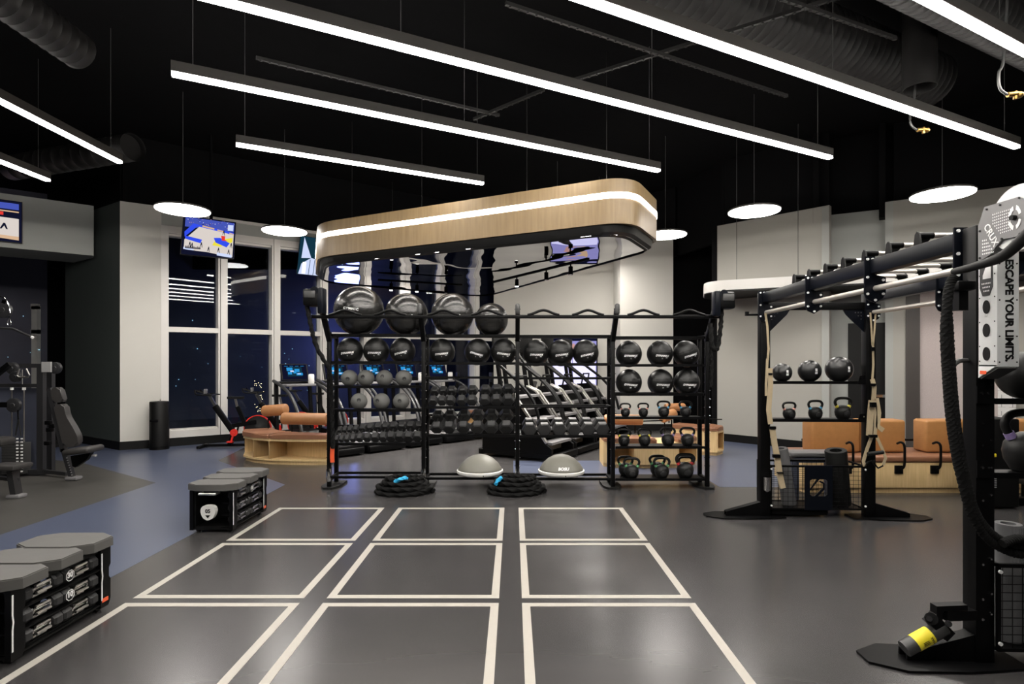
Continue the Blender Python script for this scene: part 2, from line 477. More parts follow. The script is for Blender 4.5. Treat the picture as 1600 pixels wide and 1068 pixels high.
for nm, p, q in (('baseboard_right', B0, B1), ('baseboard_door', (6.05, 10.95), (7.02, 10.42)), ('baseboard_column', (2.62, 13.9), (3.92, 13.9)), ('baseboard_back', (-.55, 15.95), (2.7, 15.0))):
    b = MB(); P, Q = Vector((*p, 0)), Vector((*q, 0)); d = (Q-P).normalized(); n = Vector((d.y, -d.x, 0))
    if n.dot(P) > 0: n = -n
    b.poly([P+n*.012, Q+n*.012, Q+n*.012+Vector((0,0,.16)), P+n*.012+Vector((0,0,.16))], -n*.011); struct(nm, b, M_base)
# upper black shell and ceiling
b = MB(); b.span(-15, 11, -4, 17.6, 6.0, 6.1); struct('ceiling', b, M_ceil, 'black open ceiling')
b = MB(); b.span(-15, 11, 16.6, 16.7, 4.4, 6); b.span(-15, -14.9, -4, 16.6, 0, 6); b.span(10.9, 11, -4, 16.6, 0, 6); b.span(-15, 11, -4.1, -4, 0, 6)
b.span(4.2, 11, 15.5, 15.6, 0, 6); b.span(-14.0, -12.1, 14.6, 14.7, 3.16, 6); b.span(-12.1, -9.0, 14.6, 14.7, 0, 6); b.span(-15, -14.0, 14.6, 14.7, 0, 6)
struct('wall_shell', b, M_blk, 'black outer walls')
b = MB()
P = [A0, A1, A2, (WIN @ Vector((8*SP+.6, .1, 0)))[:2]]
for p, q in zip(P, P[1:]):
    p, q = Vector((*p, 0)), Vector((*q, 0)); d = (q-p).normalized(); n = Vector((-d.y, d.x, 0)); n = n if n.dot(p) > 0 else -n
    b.poly([p+n*.05+Vector((0,0,TOP-.08 if p.x > -7.2 else TOP)), q+n*.05+Vector((0,0,TOP-.08 if p.x > -7.2 else TOP)), q+n*.05+Vector((0,0,6)), p+n*.05+Vector((0,0,6))], n*.1)
struct('wall_upper_left', b, M_blk)
b = MB()
P = [(-.55, 15.95), (3.0, 14.9), (3.92, 13.95), (4.4, 12.15), (5.86, 10.6), (6.1, 10.97), (7.02, 10.45), (6.85, 10.2), (9.6, 8.45), (11, 7.5)]
for p, q in zip(P, P[1:]):
    p, q = Vector((*p, 0)), Vector((*q, 0)); d = (q-p).normalized(); n = Vector((-d.y, d.x, 0)); n = n if n.dot(p) > 0 else -n
    b.poly([p+n*.13+Vector((0,0,4.3)), q+n*.13+Vector((0,0,4.3)), q+n*.13+Vector((0,0,6)), p+n*.13+Vector((0,0,6))], n*.1)
struct('wall_upper_right', b, M_blk)
# bulkhead at far left, far-left window
b = MB(); P, Q = Vector((-9.5, 10.15, 0)), Vector((-8.25, 11.15, 0)); P = P+(P-Q)*.6
n = Vector((-(Q-P).normalized().y, (Q-P).normalized().x, 0))
b.poly([P+Vector((0,0,3.76)), Q+Vector((0,0,3.76)), Q+Vector((0,0,4.74)), P+Vector((0,0,4.74))], n*1.2); struct('wall_bulkhead', b, M_wall2, 'grey bulkhead carrying the left screen')
t = thing('window_9', None, None, (-13.5, 14.4, 0)); t['kind'] = 'structure'
b = MB(); b.span(-.5, 1.4, 0, .1, 3.02, 3.16); b.span(1.26, 1.4, 0, .2, .2, 3.1); b.span(-.5, 1.4, 0, .2, 2.40, 2.5); b.span(-.5, 1.4, 0, .1, .1, .25)
b.build('window_frame', M_frame, t); b = MB(); b.span(-.5, 1.3, .14, .145, .2, 3.1); b.build('pane', M_glass, t, smooth=0)

# door, fabric panel, dark posts on the far right walls
def on_line(p, q, px):
    k = (px-CX)/F; t = (k*p[1]-p[0])/((q[0]-p[0]) - k*(q[1]-p[1]))
    return Vector((p[0]+(q[0]-p[0])*t, p[1]+(q[1]-p[1])*t, 0))
def plate(p, q, px0, px1, z0, z1, t, off=0):
    a, c = on_line(p, q, px0), on_line(p, q, px1); d = (c-a).normalized(); n = Vector((-d.y, d.x, 0)); n = n if n.dot(a) < 0 else -n
    a, c = a+n*off, c+n*off
    b = MB(); b.poly([a+Vector((0,0,z0)), c+Vector((0,0,z0)), c+Vector((0,0,z1)), a+Vector((0,0,z1))], n*t); return b
DW = ((6.05, 10.95), (7.02, 10.42))
d = thing('door_1', None, None, on_line(*DW, 1325)); d['kind'] = 'structure'
b = plate(*DW, 1325, 1393, 0, 2.4, .05); b.build('door_leaf', M_base, d, world=True)
b = plate(*DW, 1367, 1391, 1.02, 1.07, .05, .05); b.build('door_handle', M_chrome, d, world=True)
CW = (C0, C1)
struct('trim_2', plate(*CW, 1415, 1437, 0, 2.9, .08), material('bronze_trim', (.045,.038,.034), .5), 'dark bronze vertical trim')
struct('wall_panel', plate(*CW, 1437, 1560, .3, 3.1, .04), M_fabric, 'beige fabric panel on the far right wall')
wb = plate(*CW, 1558, 1586, .55, 1.57, .03, .045).build('wall_chart', M_white, origin=on_line(*CW, 1570))
tag(wb, 'white paper chart with small grid of boxes on the beige wall', 'chart')
a = on_line(*CW, 1572); dd = (Vector((*C1,0))-Vector((*C0,0))).normalized(); nn = Vector((dd.y, -dd.x, 0)); nn = nn if nn.dot(a) < 0 else -nn
for i in range(7):
    for j in (-.07, .07):
        c = a + nn*.078 + dd*j + Vector((0,0,.66+.135*i)); b = MB(); b.bar(c-dd*.05, c+dd*.05, .006, .004); b.bar(c+Vector((0,0,-.002)), c+Vector((0,0,.07)), .006)
        b.build('chart_box', M_lab2, wb, world=True)

# suspended white soffit ring at right
pts = rounded([(4.02, 12.0), (3.62, 10.75), (5.9, 9.72), (9.3, 7.9), (9.8, 9.0), (5.2, 12.0)], [.35, .45, .1, .1, .1, .1], 8)
t = thing('ceiling_soffit', 'white rounded soffit hung below the ceiling behind the right frame', 'soffit', (5, 10.4, 3.0))
b = MB(); b.poly([(x, y, 3.0) for x, y in pts], (0, 0, .2)); b.build('soffit_band', M_soff, t, world=True)
b = MB(); q = [(x*.985+.07, y*.985+.15) for x, y in pts]; b.poly([(x, y, 2.985) for x, y in q], (0, 0, .03)); b.build('soffit_underside', M_base, t, world=True)
for px in (1151, 1247):
    p = W(px, 438, 10.9 if px < 1200 else 10.3); b = MB(); b.cyl((p.x, p.y, 3.18), (p.x, p.y, 5.99), .006, n=6); b.build('cable', M_stack, t, world=True)

# ================================================================ ceiling services
def duct(name, p, q, r, lab, ribs=.22, caps=True):
    p, q = Vector(p), Vector(q); d = (q-p); L = d.length; d.normalize(); M = d.to_track_quat('Z', 'Y').to_matrix().to_4x4()
    prof = []; s_ = 0
    while s_ < L: prof += [(r, s_), (r, s_+ribs-.02), (r+.007, s_+ribs-.010)]; s_ += ribs
    prof.append((r, L+.0))
    b = MB(); b.lathe(prof, (0,0,0), 28, M); o = b.build(name, M_duct); o.location = p
    return o
LD = Vector((.891, .454, 0))
c = Vector((3.6, 6.6, 5.42))
tag(duct('spiral_duct', c-LD*4.5, c+LD*2.2, .34, '', .11), 'large dark spiral duct above the middle of the right strip lamps', 'duct')
c = Vector((4.6, 5.55, 5.05))
tag(duct('spiral_duct', c-LD*1.6, c+LD*3.6, .24, '', .10), 'dark spiral duct in the upper right corner beside the last lamp', 'duct')
tag(duct('spiral_duct', (-4.95, 2.5, 5.2), (-4.95, 6.45, 5.2), .20, '', .12), 'dark spiral duct in the upper left corner', 'duct')
tag(duct('spiral_duct', (-8.5, 9.6, 4.95), (-5.9, 8.7, 4.95), .2, ''), 'dim spiral duct behind the two left strip lamps', 'duct')
b = MB(); b.lathe([(.165, 1.2), (.165, 0), (.155, 0), (.155, 1.2)], (0,0,0), 32)
o = b.build('vent_pipe', M_duct); o.location = (4.55, 6.35, 4.72); tag(o, 'short round vertical vent pipe hanging by the right spiral duct', 'vent pipe')
def strut(a, c, lab):
    b = MB(); b.bar(a, c, .03, .035); d = (Vector(c)-Vector(a)); n = int(d.length/.09)
    for i in range(n):
        p = Vector(a)+d*(i+.5)/n; b.box(p-Vector((0,0,.022)), (.02, .02, .012))
    o = b.build('ceiling_strut', M_duct, origin=tuple((Vector(a)+Vector(c))/2)); return tag(o, lab, 'ceiling strut', 'slotted struts under the ceiling')
strut(PH(790, 5, 4.9), PH(1230, 150, 4.9), 'long slotted ceiling strut between the second and third strip lamps')
strut(PH(893, 126, 4.97), PH(1340, -14, 4.97), 'slotted ceiling strut crossing above the long right lamp')
strut(PH(740, 186, 4.9), PH(850, 140, 4.9), 'short slotted ceiling strut crossing above the middle strip lamp')
strut(PH(400, 90, 4.9), PH(780, 180, 4.9), 'slotted ceiling strut between the two middle strip lamps')
strut(PH(1215, -5, 4.9), PH(1400, 60, 4.9), 'slotted ceiling strut near the upper right duct')
for nm, p, lab in (('sprinkler_valve', PH(1583, 148, 4.1), 'brass valve with hose at the upper right edge'), ('sprinkler_valve', PH(1440, 203, 4.3), 'brass valve cluster with hoses under the right strip lamp')):
    t = thing(nm, lab, 'valve', p)
    b = MB(); b.cyl((-.05,0,0), (.05,0,.01), .022, n=10); b.cyl((.02,0,-.04), (.02,0,.03), .016, n=8); b.ball((.06,0,0), .03, n=12, m=8); b.build('valve_body', M_brass, t)
    b = MB(); b.tube(curve([(-.05,0,0), (-.12,0,.06), (-.13,0,.2), (-.08,0,.4), (-.02,0,1.5)]), .012, n=8); b.build('hose', M_stack, t)
t = thing('violet_glow_box', 'small glowing box added for the violet lit patch high above the wooden canopy', 'lamp', W(693, 232, 12.5))  # glowing box added to stand for a violet lit patch
b = MB(); b.box((0,0,0), (.16,.1,.30), None, .02); b.build('glow_box_body', M_blk, t)
b = MB(); b.poly([(-.05,-.056,.1), (.10,-.056,.13), (.10,-.056,-.16), (-.13,-.056,-.08)], (0,.004,0)); b.build('lens', E_scr['purple'], t, smooth=0)  # glowing face of the added box
b = MB(); b.cyl((0,0,.15), (0,0,5.99-t.location.z), .012, n=8); b.build('hanger', M_blk, t)

# strip lamps
ZL = 4.3
def strip(a, c, lab, ncab=3):
    a, c = Vector((a[0], a[1], ZL)), Vector((c[0], c[1], ZL)); L = (c-a).length; ang = math.atan2(c.y-a.y, c.x-a.x)
    t = thing('strip_lamp', lab, 'strip lamp', a, ang, 'linear strip lamps hung from the ceiling')
    b = MB(); b.span(0, L, -.038, .038, .028, .125); b.build('housing', M_hous, t)
    b = MB(); b.span(.004, L-.004, -.034, .034, -.004, .028, .006); b.build('diffuser', E_lamp, t, smooth=0)
    for i in range(ncab):
        x = L*(.03 + .94*i/(ncab-1)); b = MB(); b.cyl((x,0,.12), (x,0,5.99-ZL), .004, n=6); b.build('cable', M_stack, t)
    return t
strip((-3.15, 5.22), (2.02, 7.86), 'white strip lamp, second row from the canopy, with both ends in view')
strip((-3.38, 6.91), (-.445, 8.42), 'shortest white strip lamp, the one nearest above the wooden canopy', 2)
strip((-3.6, 3.44), (4.12, 7.36), 'long white strip lamp crossing the ceiling, third row from the canopy', 4)
strip((-3.0, 2.40), (6.22, 7.0), 'long white strip lamp ending near the upper right edge', 4)
strip((-1.0, 2.08), (6.6, 6.0), 'white strip lamp cutting the upper right corner, in front of the duct', 4)
strip((-5.22, 1.6), (-5.22, 7.53), 'longer of the two strip lamps at the left edge')
strip((-6.78, 2.4), (-6.78, 8.27), 'shorter looking strip lamp at the left edge, lowest of the pair')
strip((-4.0, -.85), (5.5, 4.0), 'long white strip lamp overhead, just behind the top edge of the view', 4)
strip((-4.0, -2.4), (5.5, 2.45), 'long white strip lamp over the viewer, farthest from the canopy', 4)
# disc pendants
def pendant(x, y, lab):
    t = thing('disc_pendant', lab, 'pendant lamp', (x, y, 4.1), 0, 'round flat pendant lamps')
    b = MB(); b.lathe([(0, .06), (.1, .06), (.385, .035), (.403, .02), (.403, .0), (.392, .0)], (0,0,0), 48); b.build('shade', M_hous, t)
    b = MB(); b.lathe([(.390, .004), (.388, -.012), (0, -.016)], (0,0,0), 48); b.build('diffuser', E_disc, t, smooth=0)
    b = MB(); b.cyl((0,0,.06), (0,0,1.89), .005, n=6); b.build('cable', M_stack, t)
pendant(-5.29, 9.08, 'glowing disc pendant in front of the basketball screen, leftmost of the round lamps')
pendant(-4.25, 10.54, 'glowing disc pendant between the two ceiling screens')
pendant(2.91, 10.85, 'glowing disc pendant half hidden behind the right end of the canopy')
pendant(3.89, 9.16, 'glowing disc pendant above the white soffit')
pendant(6.24, 8.25, 'glowing disc pendant above the monkey bars, the largest looking one')

pendant(-2.9, 13.6, 'unseen disc pendant added behind the canopy over the farthest treadmills')  # this and the next two: unseen pendants added to brighten the back
pendant(.95, 12.2, 'unseen disc pendant added behind the canopy over the stair climbers')
pendant(2.0, 13.2, 'unseen disc pendant added behind the canopy near the pale column')
# ================================================================ wooden canopy
K = thing('ceiling_canopy', 'large oak clad canopy with light line and mirrored underside hung above the rack', 'canopy', (-.6, 10.6, 3.45))
foot = [(1.50, 7.17), (2.16, 8.40), (-.75, 14.6), (-4.12, 11.8), (-3.32, 9.62)]
rad = [.45, .2, .8, .4, .4]
P0 = rounded(foot, rad, 10)
cen = Vector((-.6, 10.3))
def inset(P, k): return [(cen.x+(x-cen.x)*k, cen.y+(y-cen.y)*k) for x, y in P]
b = MB(); b.band(P0, 3.45, 4.03); q = inset(P0, .985); b.band(q, 3.45, 4.03)
n = len(P0)
A = [b.bm.verts.new((*p, 4.03)) for p in P0]; B = [b.bm.verts.new((*p, 4.03)) for p in q]
C_ = [b.bm.verts.new((*p, 3.45)) for p in P0]; D_ = [b.bm.verts.new((*p, 3.45)) for p in q]
for i in range(n):
    b._f((A[i], A[(i+1)%n], B[(i+1)%n], B[i])); b._f((C_[i], C_[(i+1)%n], D_[(i+1)%n], D_[i]))
b.build('oak_band', M_oakb, K, world=True)
b = MB(); q = inset(P0, 1.0022); b.band(q, 3.775, 3.855); b.build('light_line', E_strip, K, world=True, smooth=0)
b = MB(); q1 = inset(P0, .984); q2 = inset(P0, .945)
A = [b.bm.verts.new((*p, 3.46)) for p in q1]; B = [b.bm.verts.new((*p, 3.36)) for p in inset(P0, .975)]; C_ = [b.bm.verts.new((*p, 3.31)) for p in q2]
for i in range(n):
    b._f((A[i], A[(i+1)%n], B[(i+1)%n], B[i])); b._f((B[i], B[(i+1)%n], C_[(i+1)%n], C_[i]))
b.build('black_lip', M_lip, K, world=True)
b = MB(); b.poly([(*p, 3.33) for p in inset(P0, .958)], (0, 0, .01)); b.build('mirror_panel', M_mirror, K, world=True, smooth=0)
b = MB(); b.poly([(*p, 4.0) for p in inset(P0, .98)], (0, 0, .02)); b.build('lid', M_blk, K, world=True, smooth=0)
for x, y in ((-2.9, 10.2), (-1.5, 9.3), (.2, 8.3), (1.3, 7.9), (-1, 13.2)):
    b = MB(); b.cyl((x, y, 4.02), (x, y, 5.99), .006, n=6); b.build('cable', M_duct, K, world=True)
def track(p, q, lab, spots):
    p, q = Vector(p), Vector(q); t = thing('track_light', lab, 'track light', (p+q)/2, 0, 'spotlight tracks under the canopy')
    b = MB(); b.bar(p, q, .05, .035); b.build('track', M_blk, t, world=True)
    for s_ in spots:
        c = p.lerp(q, s_); b = MB(); b.cyl(c, c-Vector((0,0,.07)), .012, n=8); b.cyl(c-Vector((0,0,.06)), c-Vector((0,.02,.19)), .035, n=14)
        h = b.build('spot_head', M_blk, t, world=True)
        ld = bpy.data.lights.new('spot_beam', 'SPOT'); ld.energy = SPOT; ld.spot_size = math.radians(125); ld.spot_blend = .8; ld.color = (1, .94, .86); ld.shadow_soft_size = .04
        lo = bpy.data.objects.new('spot_beam', ld); lo.location = wm(t).inverted() @ (c-Vector((0,.021,.2))); lo.parent = t; col.objects.link(lo)
        b = MB(); b.cyl(c-Vector((0,.02,.188)), c-Vector((0,.021,.193)), .028, n=14); b.build('spot_lens', E_disc if s_ < .5 else M_lab, h, world=True)
track((-2.6, 10.9, 3.25), (-1.05, 11.6, 3.25), 'black spotlight track under the left half of the canopy mirror', (.15, .45, .8))
track((-.4, 11.2, 3.25), (1.15, 8.7, 3.25), 'black spotlight track under the right half of the canopy mirror', (.3, .62, .85))

# ================================================================ storage rack
YF, YR, YT = 7.46, 7.76, 7.15            # front posts, rear posts, top bar
UX = [-2.42, -1.18, .055, 1.31, 2.55]
R = thing('storage_rack', 'long black four bay storage rack holding balls, dumbbells and kettlebells', 'rack', (.06, 7.6, 0))
def zf(py, Y=YF): return H - (py-CY)*Y/F
BOLT = None
for i, x in enumerate(UX):
    b = MB(); s_ = .052
    b.span(x-s_/2, x+s_/2, YF-s_/2, YF+s_/2, .03, 2.06, .006); b.span(x-s_/2, x+s_/2, YR-s_/2, YR+s_/2, .03, 2.02, .006)
    for zz in (.12, 2.0): b.bar((x, YF, zz), (x, YR, zz), .04)
    b.bar((x, YF+.02, 1.93), (x, YT+.02, 2.33), .058, .07, (0,0,1), .006)
    u = b.build('upright', M_steel, R, world=True)
    b = MB(); b.box((x, YT-.01, 2.33), (.062, .05, .14), None, .025, 3); b.build('end_cap', M_stack, u, world=True)
    bolts = [(YF, .3+k*.11) for k in range(16)] + [(YT+.02, 2.33), (YT+.12, 2.25)]
    for by, zz in bolts:
        if BOLT is None:
            b = MB(); b.cyl((-.04, 0, 0), (.04, 0, 0), .0045, n=6); BOLT = o = b.build('bolt', M_chrome, u)
        else: o = BOLT.copy(); o.parent = u; col.objects.link(o)
        o.location = wm(u).inverted() @ Vector((x, by, zz))
    b = MB(); b.poly([(x-.06, YF-.08, .0), (x+.06, YF-.08, .0), (x+.12, YF+.05, 0), (x+.12, YR+.1, 0), (x-.12, YR+.1, 0), (x-.12, YF+.05, 0)], (0,0,.03)); b.build('foot_plate', M_rub, R, world=True)
    if i < 3:
        b = MB(); b.lathe([(.0, 0), (.028, .004), (.032, .05), (.032, .13), (.026, .17), (0, .175)], (x, YF-.035, .10), 14); b.build('floor_bracket', M_chrome, R, world=True)
b = MB(); b.bar((UX[0]-.12, YT, 2.235), (UX[-1]+.06, YT, 2.235), .04, .045, bev=.006); b.build('top_bar', M_steel, R, world=True)
for px in (540, 610, 693, 761, 849, 918.5, 1005, 1076):
    x = (px-CX)/F*YT
    b = MB(); b.tube(curve([(x-.2, YT-.01, 2.255), (x-.14, YT-.015, 2.27), (x, YT-.02, 2.315), (x+.14, YT-.015, 2.27), (x+.2, YT-.01, 2.255)]), .017, n=8)
    b.build('pull_up_grip', M_steel, R, world=True)
def rails(bay, py, gap=.24, r=.018, name='ball_rail'):
    x0, x1 = UX[bay]+.02, UX[bay+1]-.02; zz = zf(py)
    b = MB(); yc = (YF+YR)/2
    b.bar((x0, yc-gap/2, zz), (x1, yc-gap/2, zz), r*2); b.bar((x0, yc+gap/2, zz), (x1, yc+gap/2, zz), r*2)
    for x in (x0+.01, x1-.01): b.bar((x, YF, zz), (x, YR, zz), .03)
    b.build(name, M_steel, R, world=True); return zz, yc
def tray(bay, py, tilt=0, lip=.03):
    x0, x1 = UX[bay]+.03, UX[bay+1]-.03; zz = zf(py)
    b = MB(); dz = math.tan(tilt)*.30
    if tilt:
        b.bar((x0, YF-.02, zz), (x1, YF-.02, zz), .02, .035); b.bar((x0, YR, zz+dz-.03), (x1, YR, zz+dz-.03), .03, .03)
        for x in (x0+.01, x1-.01): b.bar((x, YF-.02, zz), (x, YR, zz+dz-.03), .02, .03)
        b.bar((x0, YF+.03, zz-.012), (x1, YF+.03, zz-.012), .03, .012)
    else: b.poly([(x0, YF-.02, zz-.02), (x0, YF-.02, zz+.012), (x0, YF-.012, zz+.012), (x0, YF-.012, zz-.004), (x0, YR+.04, zz-.004+dz), (x0, YR+.04, zz-.02+dz)], (x1-x0, 0, 0))
    b.build('tray', M_steel, R, world=True)
    return zz
Z = {}
Z['gym'] = rails(0, 523, .24)[0]; rails(1, 524, .24); rails(2, 525); rails(3, 527)
rails(1, 590, .3, .012, 'cross_rail'); rails(2, 591, .3, .012, 'cross_rail'); rails(2, 635.5, .3, .012, 'cross_rail')
zb = [rails(0, 566)[0], rails(1, 567.5)[0], rails(2, 569)[0], rails(3, 570.5)[0]]; zb2 = rails(3, 616)[0]
zs1 = rails(0, 604.5, .12)[0]; zs2 = rails(0, 641.5, .12)[0]
T1, T2, T3 = math.radians(38), math.radians(42), math.radians(12)
zd0 = tray(0, 693, T1); zd1 = tray(1, 636, T1); zd2 = tray(1, 680, T2); zd3 = tray(2, 681, T3)
zk = [tray(3, 652), tray(3, 698), tray(3, 748)]
for bay, py in ((0, 745), (1, 747), (2, 748)): rails(bay, py, .30, .016, 'bottom_rail')
YC = (YF+YR)/2
def sit(zrail, r, gap=.24, rr=.018): return zrail + math.sqrt(max(.0001, (r+rr)**2 - (gap/2)**2)) + .002

# gym balls
gyms = []
for px, rp, lab in ((561, 39, 'largest shiny charcoal gym ball, leftmost on the rack top'), (635, 33.7, 'shiny charcoal gym ball on the rack top behind the second upright'),
                    (707, 33.7, 'shiny charcoal gym ball, third from the left on the rack top'), (768, 26.3, 'smallest shiny charcoal gym ball, rightmost on the rack top')):
    r = rp*YC/F*.985; x = (px-CX)/F*YC; zc = sit(Z['gym'], r)
    t = thing('gym_ball', lab, 'gym ball', (x, YC, zc), 0, 'gym balls on top of the rack')
    b = MB(); b.ball((0,0,0), r, n=48, m=30); b.build('ball', M_gym, t, smooth=180)
    b = MB()
    for k in (-5,-4,-3,-2,2,3,4,5):
        a = math.radians(4*k-6); b.lathe([(r*math.cos(a)-.001, r*math.sin(a)-.0018), (r*math.cos(a)+.0012, r*math.sin(a)), (r*math.cos(a)-.001, r*math.sin(a)+.0018)], (0,0,0), 48)
    b.build('ridges', M_gym, t)
    if px in (561, 768): text('GYMNIC', .045 if px == 561 else .036, M_lab, t, T(-.02 if px == 561 else .0, 0, -.0 if px==561 else .03) @ Ry(.12) @ FRONT, sph=r, bold=.001, spacing=1.25)
    else:
        b = MB(); b.lathe([(.012, 0), (.012, .004), (0, .006)], (0,0,0), 12, T(.12, -math.sqrt(r*r-.12**2-.03**2)+.002, -.03) @ Rx(math.radians(90))); b.build('valve_plug', M_lab, t)

# wall balls
def wall_ball(num):
    t = thing('wall_ball', None, 'medicine ball')
    r = .175
    prof = []
    for i in range(21):
        a = math.pi*i/20; k = 1+.035*abs(math.cos(a))**6
        prof.append((r*math.sin(a), -r*math.cos(a)*k))
    b = MB(); b.lathe(prof, (0,0,0), 32)
    for v in b.bm.verts:                       # twelve sewn panels, slightly faceted
        a = math.atan2(v.co.y, v.co.x); f = 1 - .018*abs(math.sin(a*4))**.5
        v.co.x *= f; v.co.y *= f
    b.build('ball', M_med, t, smooth=60)
    b = MB()
    for k in range(-7, 8):
        a = math.radians(-90 + k*6.5)
        for zz, s_ in ((.028, .5), (.052, -.5)):
            p = Vector((math.cos(a)*(r-.006), math.sin(a)*(r-.006), zz)); p *= (r+.0005)/p.length
            b.bar(p-Vector((math.sin(a)*-.004*s_, 0, .008)), p+Vector((math.sin(a)*-.004*s_, 0, .008)), .004)
    tag(b.build('stitching', material('grey_thread', (.05,.05,.05), .7), t), None)
    text('DYNAMAX', .034, M_lab, t, T(0, 0, -.028) @ FRONT, bold=.0016, shear=.25, sph=r)
    text('INC', .014, M_lab, t, T(.06, 0, -.052) @ FRONT, bold=.0006, sph=r)
    if num: text(num, .022, M_lab2 if num != '20' else M_lab, t, T(0, 0, -.064) @ FRONT, bold=.0008, sph=r, name='weight_number')
    return t
protos = {n_: None for n_ in ('8', '12', '20')}
rows = [(zb[0], ((547, '8', .12), (588, '8', .02), (629, '8', .25)), 'left bay', 0), (zb[1], ((691, '8', .1), (746, '8', -.28), (787, '8', -.12)), 'second bay', 1),
        (zb[2], ((837.5, '12', .0), (876, '12', .15), (915, '12', .22)), 'third bay', 2), (zb[3], ((982.5, '12', 0), (1031, '12', -.05), (1072, '12', .32)), 'right bay, upper shelf', 3),
        (zb2, ((982.5, '20', -.08), (1032, '20', -.03), (1073, '20', -.03)), 'right bay, lower shelf', 3)]
for zr, L, where, bay in rows:
    for k, (px, num, tilt) in enumerate(L):
        first = protos[num] is None
        x = (px-CX)/F*YC; zc = sit(zr, .175)
        M = T(x, YC, zc) @ Ry(tilt*-1) @ Rz(random.uniform(-.05, .05)) 
        if first: protos[num] = wall_ball(num); c = protos[num]; c.matrix_basis = M
        else: c = dup(protos[num], '', None, M=M)
        c['label'] = 'black stitched medicine ball numbered %s, %s of three in the %s' % (num, ('left', 'middle', 'right')[k], where)
        c['group'] = 'stitched medicine balls on the rack'; c['category'] = 'medicine ball'
# grey slam balls
def slam(r):
    t = thing('slam_ball', None, 'slam ball')
    b = MB(); b.ball((0,0,0), r, n=32, m=20); b.build('ball', M_slam, t, smooth=180)
    b = MB(); M = T(.0, -r+.0015, .012) @ Rx(math.radians(90))
    b.lathe([(.026, 0), (.026, .0025), (.021, .0025), (.021, 0)], (0,0,0), 20, M); b.build('stamped_ring', M_hex, t)
    text('6', .026, M_hex, t, T(0, 0, .012) @ FRONT, sph=r, bold=.001, name='weight_number')
    return t
sp = None
for zr, L, where in ((zs1, (546, 571.8, 600.5, 631), 'upper'), (zs2, (561, 596, 627), 'lower')):
    for k, px in enumerate(L):
        r = .110
        x = (px-CX)/F*YC; M = T(x, YC, sit(zr, r, .12)) @ Ry(random.uniform(-.3, .3)) @ Rx(random.uniform(-.2, .2)) @ Rz(random.uniform(-.25, .25))
        if sp is None: sp = slam(r); c = sp; c.matrix_basis = M
        else: c = dup(sp, '', None, M=M)
        c['label'] = 'grey slam ball on the %s slam ball shelf, %s from the left' % (where, ('first', 'second', 'third', 'fourth')[k])
        c['group'] = 'grey slam balls on the rack'

# hex dumbbells: axis along local Y, resting on the near head
def dumbbell(r=.08, L=.30):
    t = thing('hex_dumbbell', None, 'dumbbell')
    for s_ in (-1, 1):
        b = MB(); y0, y1 = s_*L/2, s_*(L/2-.10)
        hexp = [(r*math.cos(math.radians(60*k)), r*math.sin(math.radians(60*k))) for k in range(6)]
        q = .012*s_
        rings = []
        for (yy, k) in ((y0, .84), (y0-q, 1), (y1+q, 1), (y1, .84)):
            rings.append([b.bm.verts.new((x*k, yy, z_*k)) for x, z_ in hexp])
        for A, B in zip(rings, rings[1:]):
            for k in range(6): b._f((A[k], A[(k+1)%6], B[(k+1)%6], B[k]))
        b._f(rings[0]); b._f(rings[-1]); b.build('hex_head', M_hex, t, smooth=20)
    b = MB(); b.cyl((0, -L/2+.09, 0), (0, L/2-.09, 0), .016, n=12); b.build('handle', M_iron, t)
    return t
dp = dumbbell(); used = False
ORD = ('first', 'second', 'third', 'fourth', 'fifth', 'sixth', 'seventh', 'eighth', 'ninth', 'tenth', 'eleventh', 'twelfth')
def dumbbells(L, ztray, tilt, where, grp, y0):
    global used
    for k, (px, s_) in enumerate(L):
        r = .08*s_*.866; Ld = .30*(.75+.25*s_)
        x = (px-CX)/F*(YF+.1)
        cyl = Ld/2*math.cos(tilt)+.0
        cy, cz = y0 + Ld/2, 0
        # centre: along the tray from its front lip
        a = Ld/2 + .005
        c_y = YF - .012 + a*math.cos(tilt) - (r)*math.sin(tilt) + .03
        c_z = ztray + (c_y - (YF-.012))*math.tan(tilt) + r/math.cos(tilt) - .014
        M = T(x, c_y, c_z) @ Rx(tilt) @ Matrix.Diagonal((s_, (.75+.25*s_), s_, 1))
        if not used: used = True; c = dp; c.matrix_basis = M
        else: c = dup(dp, '', None, M=M)
        c['label'] = 'black hex dumbbell %s, %s from the left' % (where, ORD[k]); c['group'] = grp
dumbbells([(529, .42), (536.5, .45), (545, .5), (554.5, .55), (565, .66), (576.5, .72), (589, .78), (601, .8), (613.5, .86), (627, .88), (640.5, .9), (654.5, .92)][:12],
          zd0, T1, 'in the long row of the left bay', 'dumbbells in the left bay', 0)
dumbbells([(678.5, .8), (692, .82), (705, .85), (722, .88), (738, .92), (758, .97), (776, 1.0), (794, 1.03)], zd1, T1, 'on the upper dumbbell tray of the second bay', 'dumbbells on the upper tray of the second bay', 0)
dumbbells([(684, 1.05), (703, 1.08), (725, 1.12), (746.5, 1.16), (768, 1.18), (791, 1.2)], zd2, T2, 'on the lower dumbbell tray of the second bay', 'dumbbells on the lower tray of the second bay', 0)
dumbbells([(827, 1.2), (850, 1.2), (873, 1.22), (896, 1.22), (918, 1.24), (940, 1.24)], zd3, T3, 'on the low tray of the third bay', 'dumbbells in the third bay', 0)

